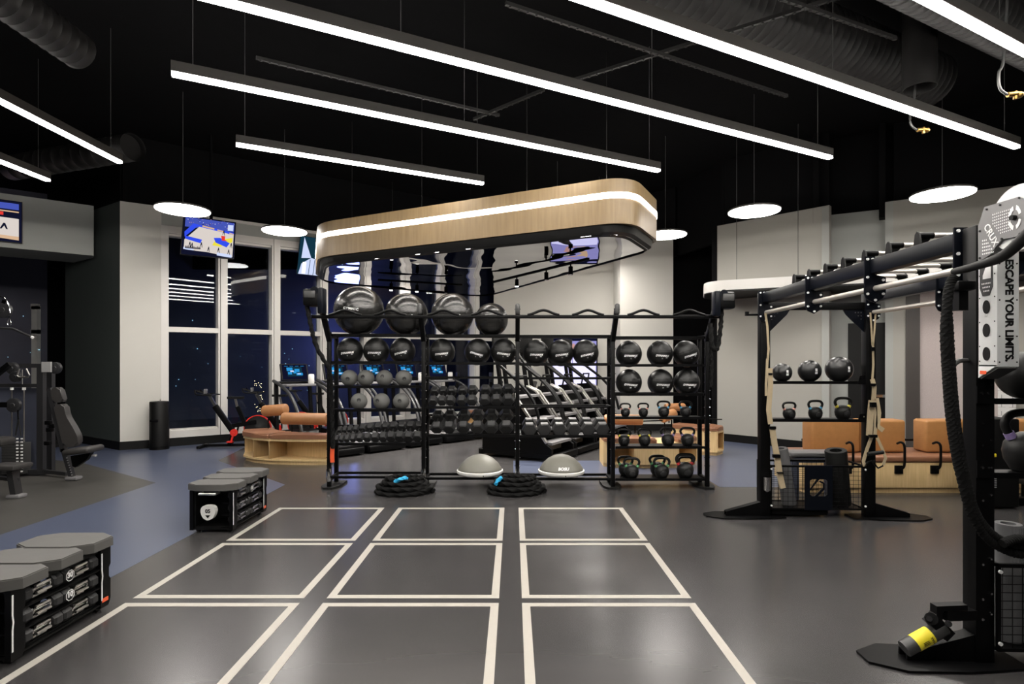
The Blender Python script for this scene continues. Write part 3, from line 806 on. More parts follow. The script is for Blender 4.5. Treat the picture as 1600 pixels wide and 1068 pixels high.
# kettlebells
def kettlebell(band, r=.09, hh=None):
    t = thing('kettlebell', None, 'kettlebell')
    b = MB(); zc = r*.92
    b.lathe([(0, 0), (r*.62, 0), (r*.70, .006), (r*.93, zc*.55), (r, zc), (r*.93, zc*1.42), (r*.72, zc*1.76), (r*.35, zc*1.97), (0, zc*2.0)], (0,0,0), 28)
    b.build('bell', M_iron, t)
    h0, top = zc*1.45, zc*1.45 + r*1.38; wd = r*1.06
    b = MB(); b.tube(curve([(-r*.62, 0, h0), (-r*.88, 0, h0+r*.40), (-wd, 0, h0+r*.85), (-r*.88, 0, top-.16*r), (-r*.45, 0, top), (r*.45, 0, top), (r*.88, 0, top-.16*r), (wd, 0, h0+r*.85), (r*.88, 0, h0+r*.40), (r*.62, 0, h0)], 6), r*.185, n=12)
    b.build('handle', M_iron, t)
    for s_ in (-1, 1):
        b = MB(); b.cyl((s_*r*.76, 0, h0+r*.20), (s_*r*.90, 0, h0+r*.46), r*.215, n=14); b.build('colour_band', M_bump[band], t)
    b = MB(); M = T(0, -r*.955, zc*.78) @ Rx(math.radians(90+12)); b.lathe([(r*.42, -.01), (r*.42, .004), (r*.36, .008), (0, .008)], (0,0,0), 20, M); b.build('face_disc', M_hex, t)
    return t
kp = {}
def place_kb(x, y, z, band, r, lab, grp=None, rz=0):
    if band not in kp: kp[band] = c = kettlebell(band); c.location = (x, y, z); c.rotation_euler.z = rz; c.scale = (r/.09,)*3; c['label'] = lab
    else: c = dup(kp[band], lab, (x, y, z), rz, r/.09)
    if grp: c['group'] = grp
g_ = 'kettlebells in the right bay'
for k, (px, band, r, y, lab) in enumerate(((977, 'pink', .063, YC, 'kettlebell with pink bands, the left one on the top kettlebell shelf'), (1005, 'pink', .064, YC, 'kettlebell with pink bands, second on the top kettlebell shelf'),
        (1037, 'blue', .074, YC, 'kettlebell with blue bands in front of the pale wall'), (1071, 'blue', .074, YC, 'kettlebell with blue bands in front of the black recess'))):
    place_kb((px-CX)/F*y, y, zk[0]-.0, band, r, lab, g_, random.uniform(-.1, .1))
for px, band, r, lab in ((975, 'yellow', .078, 'kettlebell with yellow bands, leftmost on the middle kettlebell shelf'), (1007, 'yellow', .080, 'kettlebell with yellow bands, second on the middle kettlebell shelf'),
        (1043.5, 'purple', .086, 'kettlebell with purple bands, third on the middle kettlebell shelf'), (1074, 'purple', .086, 'kettlebell with purple bands, rightmost on the middle kettlebell shelf')):
    place_kb((px-CX)/F*YC, YC, zk[1], band, r, lab, g_, random.uniform(-.1, .1))
for px, y, band, r, lab in ((977, YR-.04, 'green', .092, 'kettlebell with green bands standing at the back left of the bottom shelf'), (987, YF+.09, 'green', .094, 'kettlebell with green bands at the front left of the bottom shelf'),
        (1027, YR-.03, 'green', .096, 'kettlebell with green bands hidden behind the middle one on the bottom shelf'), (1034, YF+.09, 'green', .096, 'kettlebell with green bands and worn face, middle of the bottom shelf'),
        (1070.5, YF+.11, 'red', .112, 'largest kettlebell, with red bands, on the bottom shelf'), (1071, YR+.01, 'red', .088, 'kettlebell with red bands hidden behind the largest one')):
    place_kb((px-CX)/F*y, y, zk[2], band, r, lab, g_, random.uniform(-.1, .1))

# balance domes
def dome():
    t = thing('balance_dome', None, 'balance trainer')
    b = MB(); b.lathe([(.298, .055), (.285, .09), (.245, .150), (.18, .21), (.10, .25), (.03, .265), (0, .266)], (0,0,0), 40); b.build('dome', M_bosu, t, smooth=180)
    b = MB(); b.lathe([(0, .0), (.26, 0), (.30, .015), (.312, .035), (.31, .058), (.295, .064), (.285, .06)], (0,0,0), 40); b.build('base_ring', M_white, t)
    return t
zbot = zf(746) + .018
c = dome(); c.location = ((750-CX)/F*7.62, 7.62, zbot); c.rotation_euler.z = .1; tag(c, 'olive grey balance dome with plain front, left of the middle upright', 'balance trainer', 'balance domes on the rack bottom')
c2 = dup(c, 'olive grey balance dome with a logo, right of the middle upright', ((877-CX)/F*7.62, 7.62, zbot))
text('BOSU', .055, M_lab, c2, T(.005, -.275, .115) @ Rx(math.radians(62)), bold=.003, shear=.2)
for c_ in (c, c2):
    b = MB(); b.cyl((.03, -.311, .03), (.03, -.316, .03), .008, n=8); b.build('plug', M_blk, c_)

# battle ropes
def battle_rope(lab, x, y, flip):
    t = thing('battle_rope', lab, 'battle rope', (x, y, 0), 0, 'coiled battle ropes on the floor')
    pts = []
    lays = ((.355, .03), (.29, .03), (.335, .088), (.255, .09), (.28, .145), (.19, .15), (.22, .195))
    for li, (rx, lz) in enumerate(lays):
        nx = lays[min(li+1, len(lays)-1)]
        for i in range(22):
            f_ = i/22; a = 2*math.pi*f_ + li*.15; k = max(0, (f_-.7)/.3)
            R_ = rx*(1-k)+nx[0]*k; Z_ = lz*(1-k)+nx[1]*k
            pts.append((R_*math.cos(a)+.012*math.sin(3*a+li), R_*.60*math.sin(a)+.008*math.cos(2*a), Z_+.005*math.sin(4*a+li)))
    b = MB(); b.rope(curve(pts, 3), .0285, .02, 9, .10, .45); b.build('rope', M_rope, t, smooth=60)
    b = MB()
    if flip > 0: P = [(-.10, -.15, .18), (-.03, -.17, .21), (.02, -.15, .225), (.06, -.14, .21)]
    else: P = [(-.27, -.12, .14), (-.24, -.14, .19), (-.19, -.12, .225)]
    b.rope(curve(P, 4), .024, .015); b.build('rope_end_sleeve', M_cyan, t)
    return t
battle_rope('coiled black battle rope with blue end, left of the two', (633-CX)/F*7.2, 7.19, 1)
battle_rope('coiled black battle rope with blue end, below the middle upright', (808-CX)/F*7.2, 7.19, -1)

# rope trainers on both rack ends
def rope_machine(px0, px1, py0, py1, Y, side, lab, name='rope_trainer'):
    x0, x1 = (px0-CX)/F*Y, (px1-CX)/F*Y; z1, z0 = H-(py0-CY)*Y/F, H-(py1-CY)*Y/F
    t = thing(name, lab, 'rope trainer', ((x0+x1)/2, Y, z0), 0, 'rope trainers clamped on the rack ends')
    w_, h_ = x1-x0, z1-z0
    b = MB(); b.box((side*w_*.12, 0, h_*.62), (w_*.72, .2, h_*.62), None, .03, 2); b.build('motor_box', M_steel, t)
    b = MB(); b.box((-side*w_*.30, -.02, h_*.5), (w_*.26, .16, h_*.95), None, .02); b.cyl((-side*w_*.05, -.10, h_*.86), (-side*w_*.05, .1, h_*.86), .05, n=18); b.build('roller_arm', M_navy, t)
    b = MB(); b.box((side*w_*.14, -.105, h_*.72), (w_*.5, .02, h_*.26), None, .01); b.build('cover', M_stack, t)
    return t
t = rope_machine(476, 511, 449, 492, 7.12, -1, 'black rope trainer clamped at the top left end of the rack')
b = MB(); b.rope(curve([W(480, 478, 7.1), W(486, 510, 7.1), W(494, 540, 7.12), W(506, 562, 7.15), W(515, 580, 7.2), W(518, 620, 7.3), W(519, 660, 7.35), W(520.5, 700, 7.36)], 6), .028, .02); b.build('rope', M_rope, t, world=True)
b = MB(); b.ribbon(curve([W(519.5, 698, 7.37), W(519, 712, 7.37), W(519.5, 722, 7.37)], 4), .05, .02); b.build('rope_tail', M_ored, t, world=True)
t = rope_machine(1111, 1146, 454, 496, 7.12, 1, 'black rope trainer clamped at the top right end of the rack')
b = MB(); b.rope(curve([W(1128, 478, 7.12), W(1125, 520, 7.12), W(1120, 545, 7.12), W(1113, 540, 7.12), W(1110, 505, 7.15)], 6), .028, .02)
b.rope(curve([W(1110, 535, 7.3), W(1112, 570, 7.3), W(1111, 605, 7.3)], 4), .02, .02); b.build('rope', M_rope, t, world=True)

# ================================================================ screens
def screen(name, lab, TL, TR, BL, frame_t, shapes, cat='screen', depthdir=1):
    """TL, TR, BL world corners of the picture; shapes: (key, [(u, v)...]) with v downwards"""
    TL, TR, BL = Vector(TL), Vector(TR), Vector(BL)
    U, V = TR-TL, BL-TL; n = U.cross(V).normalized()
    if n.dot(TL - Vector((0,0,H))) > 0: n = -n
    t = thing(name, lab, cat, TL + U/2 + V/2)
    b = MB(); e1, e2 = U.normalized()*frame_t, V.normalized()*frame_t
    b.poly([TL-e1-e2-n*.012, TR+e1-e2-n*.012, TR+V+e1+e2-n*.012, BL-e1+e2-n*.012], -n*.05); b.build('casing', M_steel, t, world=True)
    keys = []; b = MB(); i = 0
    for key, pts in shapes:
        if key not in keys: keys.append(key)
        f = b._f([b.bm.verts.new(TL+U*u+V*v+n*(.0008*i-.011)) for u, v in pts])
        if f: f.material_index = keys.index(key)
        i += 1
    me = b.build('display', [E_scr[k] for k in keys], t, world=True, smooth=0)
    return t
R01 = lambda u0, v0, u1, v1: [(u0, v0), (u1, v0), (u1, v1), (u0, v1)]
court = [('dark', R01(0,0,1,1)), ('crowd', R01(.03,.03,.97,.28)), ('court', [(.04,.62),(.30,.24),(.97,.36),(.97,.97),(.04,.86)]), ('blue', [(.03,.42),(.18,.18),(.97,.30),(.97,.36),(.26,.24),(.04,.55)]),
         ('blue', [(.05,.52),(.36,.58),(.34,.68),(.05,.60)]), ('tan', [(.35,.20),(.58,.24),(.58,.28),(.35,.24)]), ('tan', [(.64,.26),(.76,.28),(.76,.32),(.64,.30)]), ('tan', [(.88,.31),(.97,.33),(.97,.36),(.88,.34)]),
         ('yellow', [(.60,.58),(.95,.44),(.95,.56),(.72,.72),(.56,.70)]), ('blue', [(.58,.50),(.70,.48),(.90,.60),(.84,.72),(.62,.62)]), ('red', [(.72,.42),(.80,.42),(.80,.52),(.86,.55),(.74,.55)]),
         ('pale', [(.03,.82),(.22,.85),(.22,.90),(.03,.87)]), ('dark', [(.03,.88),(.50,.90),(.66,.93),(.66,1),(.03,1)]), ('pale', [(.66,.88),(.95,.91),(.95,.99),(.66,.96)]), ('pale', R01(.84,.10,.95,.26))]
rnd = random.Random(3)
for i in range(70): 
    u, v = rnd.uniform(.05,.95), rnd.uniform(.02,.2); s_ = rnd.uniform(.006,.014); court.append((rnd.choice(['pale','skin','blue','dark','dark']), R01(u, v, u+s_, v+s_*1.6)))
for u, v in ((.12,.70),(.16,.72),(.33,.68),(.47,.78),(.66,.78),(.86,.80),(.74,.30),(.9,.62)): court.append(('dark', [(u,v),(u+.012,v),(u+.03,v+.14),(u+.02,v+.14),(u+.006,v+.06),(u-.012,v+.13),(u-.02,v+.13)]))
for u in [k*.014+.04 for k in range(20)]: court.append(('dark', [(u,.88),(u,.80+rnd.uniform(0,.05)),(u+.008,.79+rnd.uniform(0,.05)),(u+.014,.88)]))
t = screen('ceiling_screen', 'ceiling hung television showing a blue and white basketball court', W(288, 336, 10.3), W(369, 347, 10.95), W(283, 396, 10.15), .004, court, 'television')
b = MB(); p = W(330, 345, 10.8); b.cyl(p, (p.x, p.y, 5.99), .03, n=10); b.build('mount_pole', M_blk, t, world=True)
t = screen('ceiling_screen', 'ceiling hung television showing a man in a pale shirt, partly behind the canopy', W(470, 368, 12.6), W(556, 380, 13.3), W(464, 427, 12.5), .004,
    [('teal', R01(0,0,1,1)), ('pale', [(.07,.02),(.22,.55),(.05,.58)]), ('pale', [(.02,1),(.06,.72),(.22,.55),(.40,.60),(.42,1)]), ('skin', [(.30,.30),(.36,.12),(.5,.1),(.6,.3),(.58,.7),(.45,.85),(.34,.7)]),
     ('white', [(.30,.32),(.34,.10),(.46,.02),(.6,.08),(.6,.2),(.4,.22)]), ('white', R01(.08,.68,.14,.98)), ('teal', [(.2,.6),(.21,.6),(.2,1),(.19,1)]), ('teal', [(.28,.6),(.29,.6),(.28,1),(.27,1)])], 'television')
b = MB(); p = W(505, 385, 13.2); b.cyl(p, (p.x, p.y, 5.99), .03, n=10); b.build('mount_pole', M_blk, t, world=True)
P_, Q_ = Vector((-9.5, 10.15, 0)), Vector((-8.25, 11.15, 0)); dd = (Q_-P_).normalized(); nn = Vector((dd.y, -dd.x, 0)); nn = nn if nn.dot(P_) < 0 else -nn
a = on_line(P_, Q_, 34) + nn*.08; TLp = a - dd*1.25
z1_, z0_ = 4.60, 3.86
t = screen('wall_screen', 'television at the left edge mounted on the grey bulkhead', TLp+Vector((0,0,z1_)), a+Vector((0,0,z1_)), TLp+Vector((0,0,z0_)), .012,
    [('dark', R01(0,0,1,1)), ('crowd', R01(0,.05,.97,.2)), ('tan', [(0,.22),(.97,.24),(.97,.27),(0,.25)]), ('red', R01(.1,.28,.8,.36)), ('court', [(0,.38),(.97,.42),(.97,.86),(0,.80)]), ('tan', [(0,.80),(.97,.86),(.97,.95),(0,.84)]),
     ('dark', [(.80,.55),(.82,.55),(.85,.70),(.83,.70),(.81,.62),(.78,.70),(.76,.70)]), ('dark', [(.66,.42),(.68,.42),(.7,.56),(.67,.5),(.64,.56)]), ('pale', R01(.3,.90,.62,.94))], 'television')
for q in [(TLp+dd*.6-nn*.03+Vector((0,0,4.2)))]:
    b = MB(); b.bar(q, q-nn*.06, .2, .2); b.build('wall_bracket', M_blk, t, world=True)
t = screen('wall_screen', 'tall lavender lit screen on the back wall behind the stair climbers', W(863, 527, 14.9), W(932, 527, 14.75), W(863, 617, 14.9), .03,
    [('lav', R01(0,0,1,1)), ('dark', R01(0,0,1,.06)), ('lavw', R01(.02,.35,.98,1)), ('tan', R01(.55,.12,.75,.2)), ('skin', [(.3,.15),(.5,.1),(.55,.22),(.35,.25)]), ('lav', R01(.45,.3,.47,.9))], 'screen')

# ================================================================ towel bin
t = thing('towel_bin', 'tall black cylindrical bin beside the first window', 'bin', (G(248, 701.5).x, G(248, 701.5).y+.02, 0))
b = MB(); b.lathe([(.165, 0), (.165, .90), (.158, .915), (.11, .915), (.11, .90), (0, .90)], (0,0,0), 36); b.build('body', M_base, t)
b = MB(); b.lathe([(.167, .03), (.168, .05), (.167, .07)], (0,0,0), 36); b.build('base_band', M_steel, t)
b = MB(); b.box((.0, -.166, .56), (.16, .02, .05), None, .01); b.build('slot', M_blk, t)
b = MB(); b.cyl((.02, 0, .91), (.02, 0, .955), .012, n=10); b.build('top_knob', M_silver, t)

# ================================================================ oak benches
def arcpts(c, r, a0, a1, n):
    return [(c[0]+r*math.cos(math.radians(a0+(a1-a0)*i/n)), c[1]+r*math.sin(math.radians(a0+(a1-a0)*i/n))) for i in range(n+1)]
def oak_bench(lab, front, back, cub, cush, h=.44):
    """front/back: matching lists of plan points, cub: (i0, i1) spans that are open cubbies, cush: (i0,i1) cushion spans"""
    c = front[len(front)//2]
    t = thing('oak_bench', lab, 'bench', (c[0], c[1], 0), 0, 'oak cubby benches with tan leather tops')
    fr = [Vector((*p, 0)) for p in front]; bk = [Vector((*p, 0)) for p in back]; up = Vector((0,0,1))
    def quad(i0, i1, z0, z1, k0=0., k1=1.):
        lo = [fr[i].lerp(bk[i], k0) for i in range(i0, i1+1)]; hi = [fr[i].lerp(bk[i], k1) for i in range(i0, i1+1)]
        return [p+up*z0 for p in lo+hi[::-1]], up*(z1-z0)
    n = len(fr)-1
    b = MB(); b.poly(*quad(0, n, .0, .06, .06, 1)); b.build('plinth', M_oak, t, world=True)
    b = MB(); b.poly(*quad(0, n, .06, .09)); b.poly(*quad(0, n, h-.04, h))
    b.poly(*quad(0, n, .09, h-.04, .75, 1))
    opened = set()
    for i0, i1 in cub: opened |= set(range(i0, i1))
    i = 0
    while i < n:
        if i not in opened: b.poly(*quad(i, i+1, .09, h-.04, 0, .75))
        i += 1
    for i0, i1 in cub:
        for j in (i0, i1):
            d = (fr[min(j+1, n)]-fr[max(j-1, 0)]).normalized()*.012
            b.poly([fr[j]-d+up*.09, fr[j]+d+up*.09, fr[j]+d+up*(h-.04), fr[j]-d+up*(h-.04)], (bk[j]-fr[j])*.75)
    b.build('carcass', M_oak, t, world=True)
    for i0, i1 in cush:
        lo = [fr[i].lerp(bk[i], -.03) for i in range(i0, i1+1)]; hi = [fr[i].lerp(bk[i], .8) for i in range(i0, i1+1)]
        loop = rounded([(p.x, p.y) for p in lo+hi[::-1]], .05, 3)
        b = MB(); b.poly([(x, y, h+.002) for x, y in loop], up*.07)
        bmesh.ops.bevel(b.bm, geom=[e for e in b.bm.edges if abs(e.verts[0].co.z-e.verts[1].co.z) < 1e-5 and e.verts[0].co.z > h+.05], offset=.02, segments=3, affect='EDGES')
        b.build('seat_cushion', M_leather, t, world=True, smooth=60)
    return t
def roll(t, a, c, r=.085, name='back_roll', legs=True):
    a, c = Vector(a), Vector(c); d = (c-a).normalized(); L = (c-a).length; M = T(*a) @ d.to_track_quat('Z', 'Y').to_matrix().to_4x4()
    b = MB(); b.lathe([(0, 0), (r*.8, 0), (r*.96, .012), (r, .03), (r, L-.03), (r*.96, L-.012), (r*.8, L), (0, L)], (0,0,0), 24, M); o = b.build(name, M_leather3, t, world=True)
    if legs:
        for k in (.2, .8):
            p = a.lerp(c, k); b = MB(); b.tube([p, p-Vector((0,0,r+.1)), (p.x, p.y+.0, .50)], .012, n=8); b.build('roll_support', M_steel, t, world=True)
# left bench
fl = [(-4.72, 9.97), (-4.58, 9.62), (-4.30, 9.38), (-3.98, 9.24), (-3.60, 9.17), (-3.22, 9.15), (-2.98, 9.17)]
bl = [(-4.2, 10.3), (-4.12, 10.05), (-3.98, 9.9), (-3.82, 9.8), (-3.62, 9.62), (-3.3, 9.52), (-3.02, 9.42)]
t = oak_bench('curved oak bench with open cubbies left of the rack', fl, bl, [(0, 2), (2, 3), (3, 6)], [(0, 3), (3, 6)], .42)
roll(t, (-4.42, 10.05, .80), (-3.98, 9.95, .84), .10); roll(t, (-3.88, 9.55, .72), (-3.06, 9.40, .72), .10)
# right bench
fr_ = [(1.44, 9.05), (1.55, 8.93), (1.9, 8.86), (2.25, 8.86), (2.6, 8.93), (2.8, 9.03), (2.98, 9.2)]
br_ = [(1.46, 9.6), (1.6, 9.52), (1.9, 9.46), (2.2, 9.46), (2.45, 9.52), (2.6, 9.6), (2.7, 9.75)]
t = oak_bench('curved oak bench seen through the right bay of the rack', fr_, br_, [(1, 2), (4, 6)], [(0, 3), (4, 6)], .40)
roll(t, (1.5, 9.35, .72), (2.12, 9.28, .72), .085); roll(t, (2.47, 9.4, .74), (2.72, 9.6, .80), .085)
b = MB(); b.cyl((2.1, 9.28, .70), (2.5, 9.42, .70), .012, n=8); b.build('roll_rail', M_steel, t, world=True)
f2 = [(2.95, 10.6), (3.1, 10.35), (3.35, 10.15), (3.62, 10.06), (3.82, 10.3)]
b2 = [(3.25, 11.0), (3.35, 10.8), (3.45, 10.75), (3.6, 10.75), (3.75, 10.75)]
t = oak_bench('oak bench with an end cubby standing just right of the rack', f2, b2, [(3, 4)], [(0, 2), (2, 4)], .44)
roll(t, (2.92, 10.9, .80), (3.32, 11.0, .80), .075)
b = MB(); b.bar((3.1, 10.7, .60), (3.9, 10.6, .60), .03, .02); b.build('arm_bar', M_steel, t, world=True)
f3 = [(-1.22, 14.05), (-.85, 14.0), (-.5, 14.0), (-.12, 14.05)]; b3 = [(-1.22, 14.4), (-.85, 14.38), (-.5, 14.38), (-.12, 14.4)]
oak_bench('distant oak bench seen between the dumbbells of the second bay', f3, b3, [(0, 1)], [(0, 2), (2, 3)], .40)

# ================================================================ treadmills
def treadmill():
    t = thing('treadmill', None, 'treadmill')
    b = MB(); b.span(-.42, .42, 0.02, 2.0, .04, .19, .02); b.span(-.40, .40, -.02, .12, .03, .14, .02); b.build('deck', M_steel, t)
    b = MB(); b.span(-.27, .27, .05, 1.45, .19, .197); b.build('running_belt', M_rub, t)
    for s_ in (-1, 1):
        b = MB(); b.span(s_*.36-.05, s_*.36+.05, .05, 1.5, .19, .215, .008); b.build('side_rail', M_head, t)
        b = MB(); b.tube(curve([(s_*.40, .75, .19), (s_*.40, .82, .50), (s_*.40, 1.02, .85), (s_*.39, 1.35, 1.10), (s_*.38, 1.75, 1.24), (s_*.36, 2.05, 1.30)]), .032, n=10)
        b.build('handrail', M_gframe, t)
    b = MB(); b.poly([(-.36, 1.5, .19), (-.36, 1.6, .32), (-.36, 1.95, .34), (-.36, 2.0, .19)], (.72, 0, 0)); b.build('motor_cover', M_steel, t)
    b = MB(); b.bar((-.36, 1.9, .2), (-.34, 1.98, 1.28), .06); b.bar((.36, 1.9, .2), (.34, 1.98, 1.28), .06); b.bar((-.36, 1.92, 1.26), (.36, 1.92, 1.26), .12, .07, bev=.02); b.build('console_frame', M_steel, t)
    b = MB(); b.box((0, 1.72, 1.22), (.62, .22, .05), None, .02); b.build('cup_tray', M_head, t)
    M = T(0, 1.93, 1.47) @ Rx(math.radians(-16))
    b = MB(); b.box((0, 0, 0), (.56, .035, .34), M, .012); b.build('console', M_base, t)
    keys = ['dark', 'teal', 'cyan', 'pale']
    b = MB()
    def q(k, x0, z0, x1, z1, o_):
        f = b._f([b.bm.verts.new(M @ Vector(v)) for v in ((x0, -.019-o_, z0), (x1, -.019-o_, z0), (x1, -.019-o_, z1), (x0, -.019-o_, z1))]); f.material_index = keys.index(k)
    q('dark', -.25, -.15, .25, .15, 0); q('teal', -.15, -.09, .15, .10, .0005)
    for a in ((-.16, .02, -.04, .09), (-.14, -.05, -.06, .0), (.0, .0, .10, .06), (.03, -.07, .16, -.02), (-.03, -.03, .03, .02)): q('cyan', *a, .001)
    q('pale', -.09, .0, -.02, .03, .0015); q('pale', .05, -.05, .12, -.03, .0015)
    for k in range(4): q('cyan', -.2+k*.11, .115, -.13+k*.11, .122, .001)
    b.build('display', [E_scr[k] for k in keys], t, smooth=0)
    return t
tp = treadmill(); th = math.atan2(.72, .69)
cup = None
for k in range(5):
    x, y = -2.96+k*.9*.69, 9.94+k*.9*.72
    lab = 'black treadmill with glowing blue console, %s of five counted from the left bench' % ORD[k]
    if k == 0: c = tp; c.location = (x, y, 0); c.rotation_euler.z = th; c['label'] = lab
    else: c = dup(tp, lab, (x, y, 0), th)
    c['group'] = 'row of treadmills facing the windows'
    p = Matrix.LocRotScale(Vector((x, y, 0)), Matrix.Rotation(th, 3, 'Z'), None) @ Vector((.25, 1.72, 1.246))
    lab = 'white cylinder tub in the cup tray of the %s treadmill' % ORD[k]
    if cup is None:
        cup = thing('wipes_tub', lab, 'wipes tub', p, 0, 'white tubs on the treadmills')
        b = MB(); b.lathe([(.055, 0), (.058, .004), (.058, .16), (.05, .17)], (0,0,0), 20); b.build('tub', M_white, cup)
        b = MB(); b.lathe([(.052, .17), (.05, .185), (0, .19)], (0,0,0), 20); b.build('tub_lid', M_lab, cup)
    else: dup(cup, lab, p)

# ================================================================ exercise bikes
def bike():
    """handlebar towards -X, flywheel at the +X end"""
    t = thing('exercise_bike', None, 'exercise bike')
    b = MB(); b.bar((-.62, -.22, .04), (-.62, .22, .04), .07, .05, bev=.01); b.bar((.52, -.22, .04), (.52, .22, .04), .07, .05, bev=.01); b.bar((-.62, 0, .05), (.52, 0, .05), .06, .05)
    b.bar((-.05, 0, .30), (-.40, 0, .82), .06, .11, bev=.01); b.bar((-.12, 0, .06), (-.02, 0, .34), .09, .08); b.bar((-.08, 0, .42), (.38, 0, .50), .05, .08); b.bar((.18, 0, .42), (.02, 0, .80), .055, .07)
    b.bar((.38, 0, .30), (.40, 0, .06), .05, .05)
    b.build('frame', M_steel, t)
    b = MB(); b.bar((-.38, 0, .80), (-.50, 0, 1.02), .04, .05); b.build('handlebar_post', M_stack, t)
    b = MB()
    for s_ in (-1, 1): b.tube(curve([(-.38, s_*.20, 1.03), (-.52, s_*.21, 1.04), (-.66, s_*.20, 1.05), (-.72, s_*.12, 1.13)]), .014, n=8); b.tube([(-.5, s_*.05, 1.03), (-.76, s_*.05, 1.12)], .012, n=8)
    b.tube([(-.44, -.2, 1.03), (-.44, .2, 1.03)], .014, n=8); b.tube([(-.58, -.2, 1.045), (-.58, .2, 1.045)], .014, n=8); b.build('handlebar', M_steel, t)
    b = MB(); b.box((-.57, 0, 1.10), (.03, .13, .09), Matrix.Identity(4), .01); b.build('bike_computer', M_head, t)
    b = MB(); b.bar((.02, 0, .78), (-.02, 0, .95), .035); b.build('seat_post', M_silver, t)
    b = MB(); b.poly([(-.17, -.02, .95), (-.17, .02, .95), (.04, .05, .95), (.12, .085, .95), (.14, 0, .95), (.12, -.085, .95), (.04, -.05, .95)], (0, 0, .045)); b.build('saddle', M_rub, t)
    M = T(.40, 0, .37) @ Rx(math.radians(90))
    b = MB(); b.lathe([(0, -.03), (.05, -.03), (.08, -.015), (.245, -.012), (.245, .012), (.08, .015), (.05, .03), (0, .03)], (0,0,0), 36, M); b.build('flywheel', M_iron, t)
    b = MB(); b.lathe([(.243, -.016), (.262, -.016), (.262, .016), (.243, .016), (.243, -.016)], (0,0,0), 36, M); b.build('flywheel_rim', M_red, t)
    b = MB(); b.cyl((-.02, -.06, .30), (-.02, -.09, .30), .07, n=20); b.bar((-.02, -.09, .30), (-.06, -.09, .14), .03, .03); b.box((-.07, -.14, .13), (.1, .09, .025)); b.build('crank', M_red, t)
    b = MB(); b.bar((-.02, .09, .30), (.02, .09, .46), .03, .03); b.box((.03, .14, .47), (.1, .09, .025)); b.build('far_crank', M_iron, t)
    return t
bp = bike(); bp.location = (-5.42, 11.1, 0); bp.rotation_euler.z = .12; tag(bp, 'black exercise bike with red flywheel rim between the first two windows', 'exercise bike', 'exercise bikes along the windows')
dup(bp, 'exercise bike partly behind the end of the curved left bench', (-4.86, 11.85, 0), .12)
dup(bp, 'exercise bike standing behind the first treadmill', (-4.35, 12.6, 0), .12)

# ================================================================ stair climbers
def stair():
    t = thing('stair_climber', None, 'stair climber')
    prof = [(0, .10), (0, .22), (.12, .30), (.78, 1.12), (.95, 1.20), (1.22, 1.18), (1.38, .95), (1.40, .10)]
    for s_ in (-1, 1):
        b = MB(); b.poly([(s_*.40-.03, y, z) for y, z in prof], (.06, 0, 0)); b.build('side_panel', M_steel, t)
        b = MB(); L = [(s_*.37+.035*s_, .10, .31), (s_*.37+.035*s_, .76, 1.13)]; b.bar(L[0], L[1], 0.05, .05, bev=.012); b.bar((s_*.405, .76, 1.13), (s_*.405, 1.0, 1.225), .05, .04, bev=.012); b.build('silver_edge', M_silver, t)
        b = MB(); b.tube(curve([(s_*.42, .22, .62), (s_*.42, .34, .98), (s_*.42, .62, 1.30), (s_*.40, 1.0, 1.58), (s_*.34, 1.25, 1.80)]), .028, n=10); b.build('handrail', M_steel, t)
    b = MB()
    for k in range(5): b.box((0, .14+k*.16, .30+k*.19), (.72, .24, .04)); b.box((0, .24+k*.16, .22+k*.19), (.72, .03, .16))
    b.build('steps', M_head, t)
    b = MB(); b.span(-.36, .36, .75, 1.36, .12, 1.05); b.build('body', M_base, t)
    b = MB(); b.span(-.44, .44, -.08, .04, .03, .13, .02); b.span(-.44, .44, 1.36, 1.48, .03, .13, .02); b.span(-.44, -.36, 0, 1.4, .05, .12); b.span(.36, .44, 0, 1.4, .05, .12); b.build('base', M_steel, t)
    b = MB(); b.bar((-.10, 1.2, 1.1), (-.10, 1.34, 2.0), .06); b.bar((.10, 1.2, 1.1), (.10, 1.34, 2.0), .06); b.build('console_mast', M_steel, t)
    b = MB(); b.box((0, 1.30, 2.02), (.5, .05, .34), None, .02); b.build('console', M_base, t)
    b = MB(); b.tube([(-.16, .86, 1.20), (-.14, .82, 1.42), (.14, .82, 1.42), (.16, .86, 1.20)], .018, n=8); b.build('front_grip', M_steel, t)
    return t
spz = stair(); th = math.atan2(.85, .53)
for k in range(4):
    x, y = .86+.52*.93*k, 9.75+.85*.93*k
    lab = 'black stair climber with silver edge, %s of four counted from the middle upright' % ORD[k]
    if k == 0: c = spz; c.location = (x, y, 0); c.rotation_euler.z = th; c['label'] = lab
    else: c = dup(spz, lab, (x, y, 0), th)
    c['group'] = 'stair climbers behind the rack'
# recumbent bikes
def recumbent():
    t = thing('recumbent_bike', None, 'recumbent bike')
    b = MB(); b.bar((-.7, 0, .12), (.6, 0, .18), .12, .12, bev=.02); b.bar((-.7, -.25, .04), (-.7, .25, .04), .08, .06); b.bar((.6, -.25, .04), (.6, .25, .04), .08, .06); b.bar((-.6, 0, .15), (-.45, 0, 1.15), .08, .1); b.build('frame', M_steel, t)
    b = MB(); b.box((.40, 0, .55), (.40, .40, .08), None, .03); b.bar((.4, 0, .2), (.4, 0, .52), .1); b.build('seat', M_pad, t)
    b = MB(); b.bar((.56, 0, .60), (.74, 0, 1.18), .38, .07, bev=.03); b.build('seat_back', M_pad, t)
    b = MB(); b.box((-.44, 0, 1.28), (.05, .36, .26), None, .015); b.build('console', M_base, t)
    b = MB(); b.box((-.412, 0, 1.28), (.004, .30, .2)); b.build('display', E_scr['teal'], t)
    return t
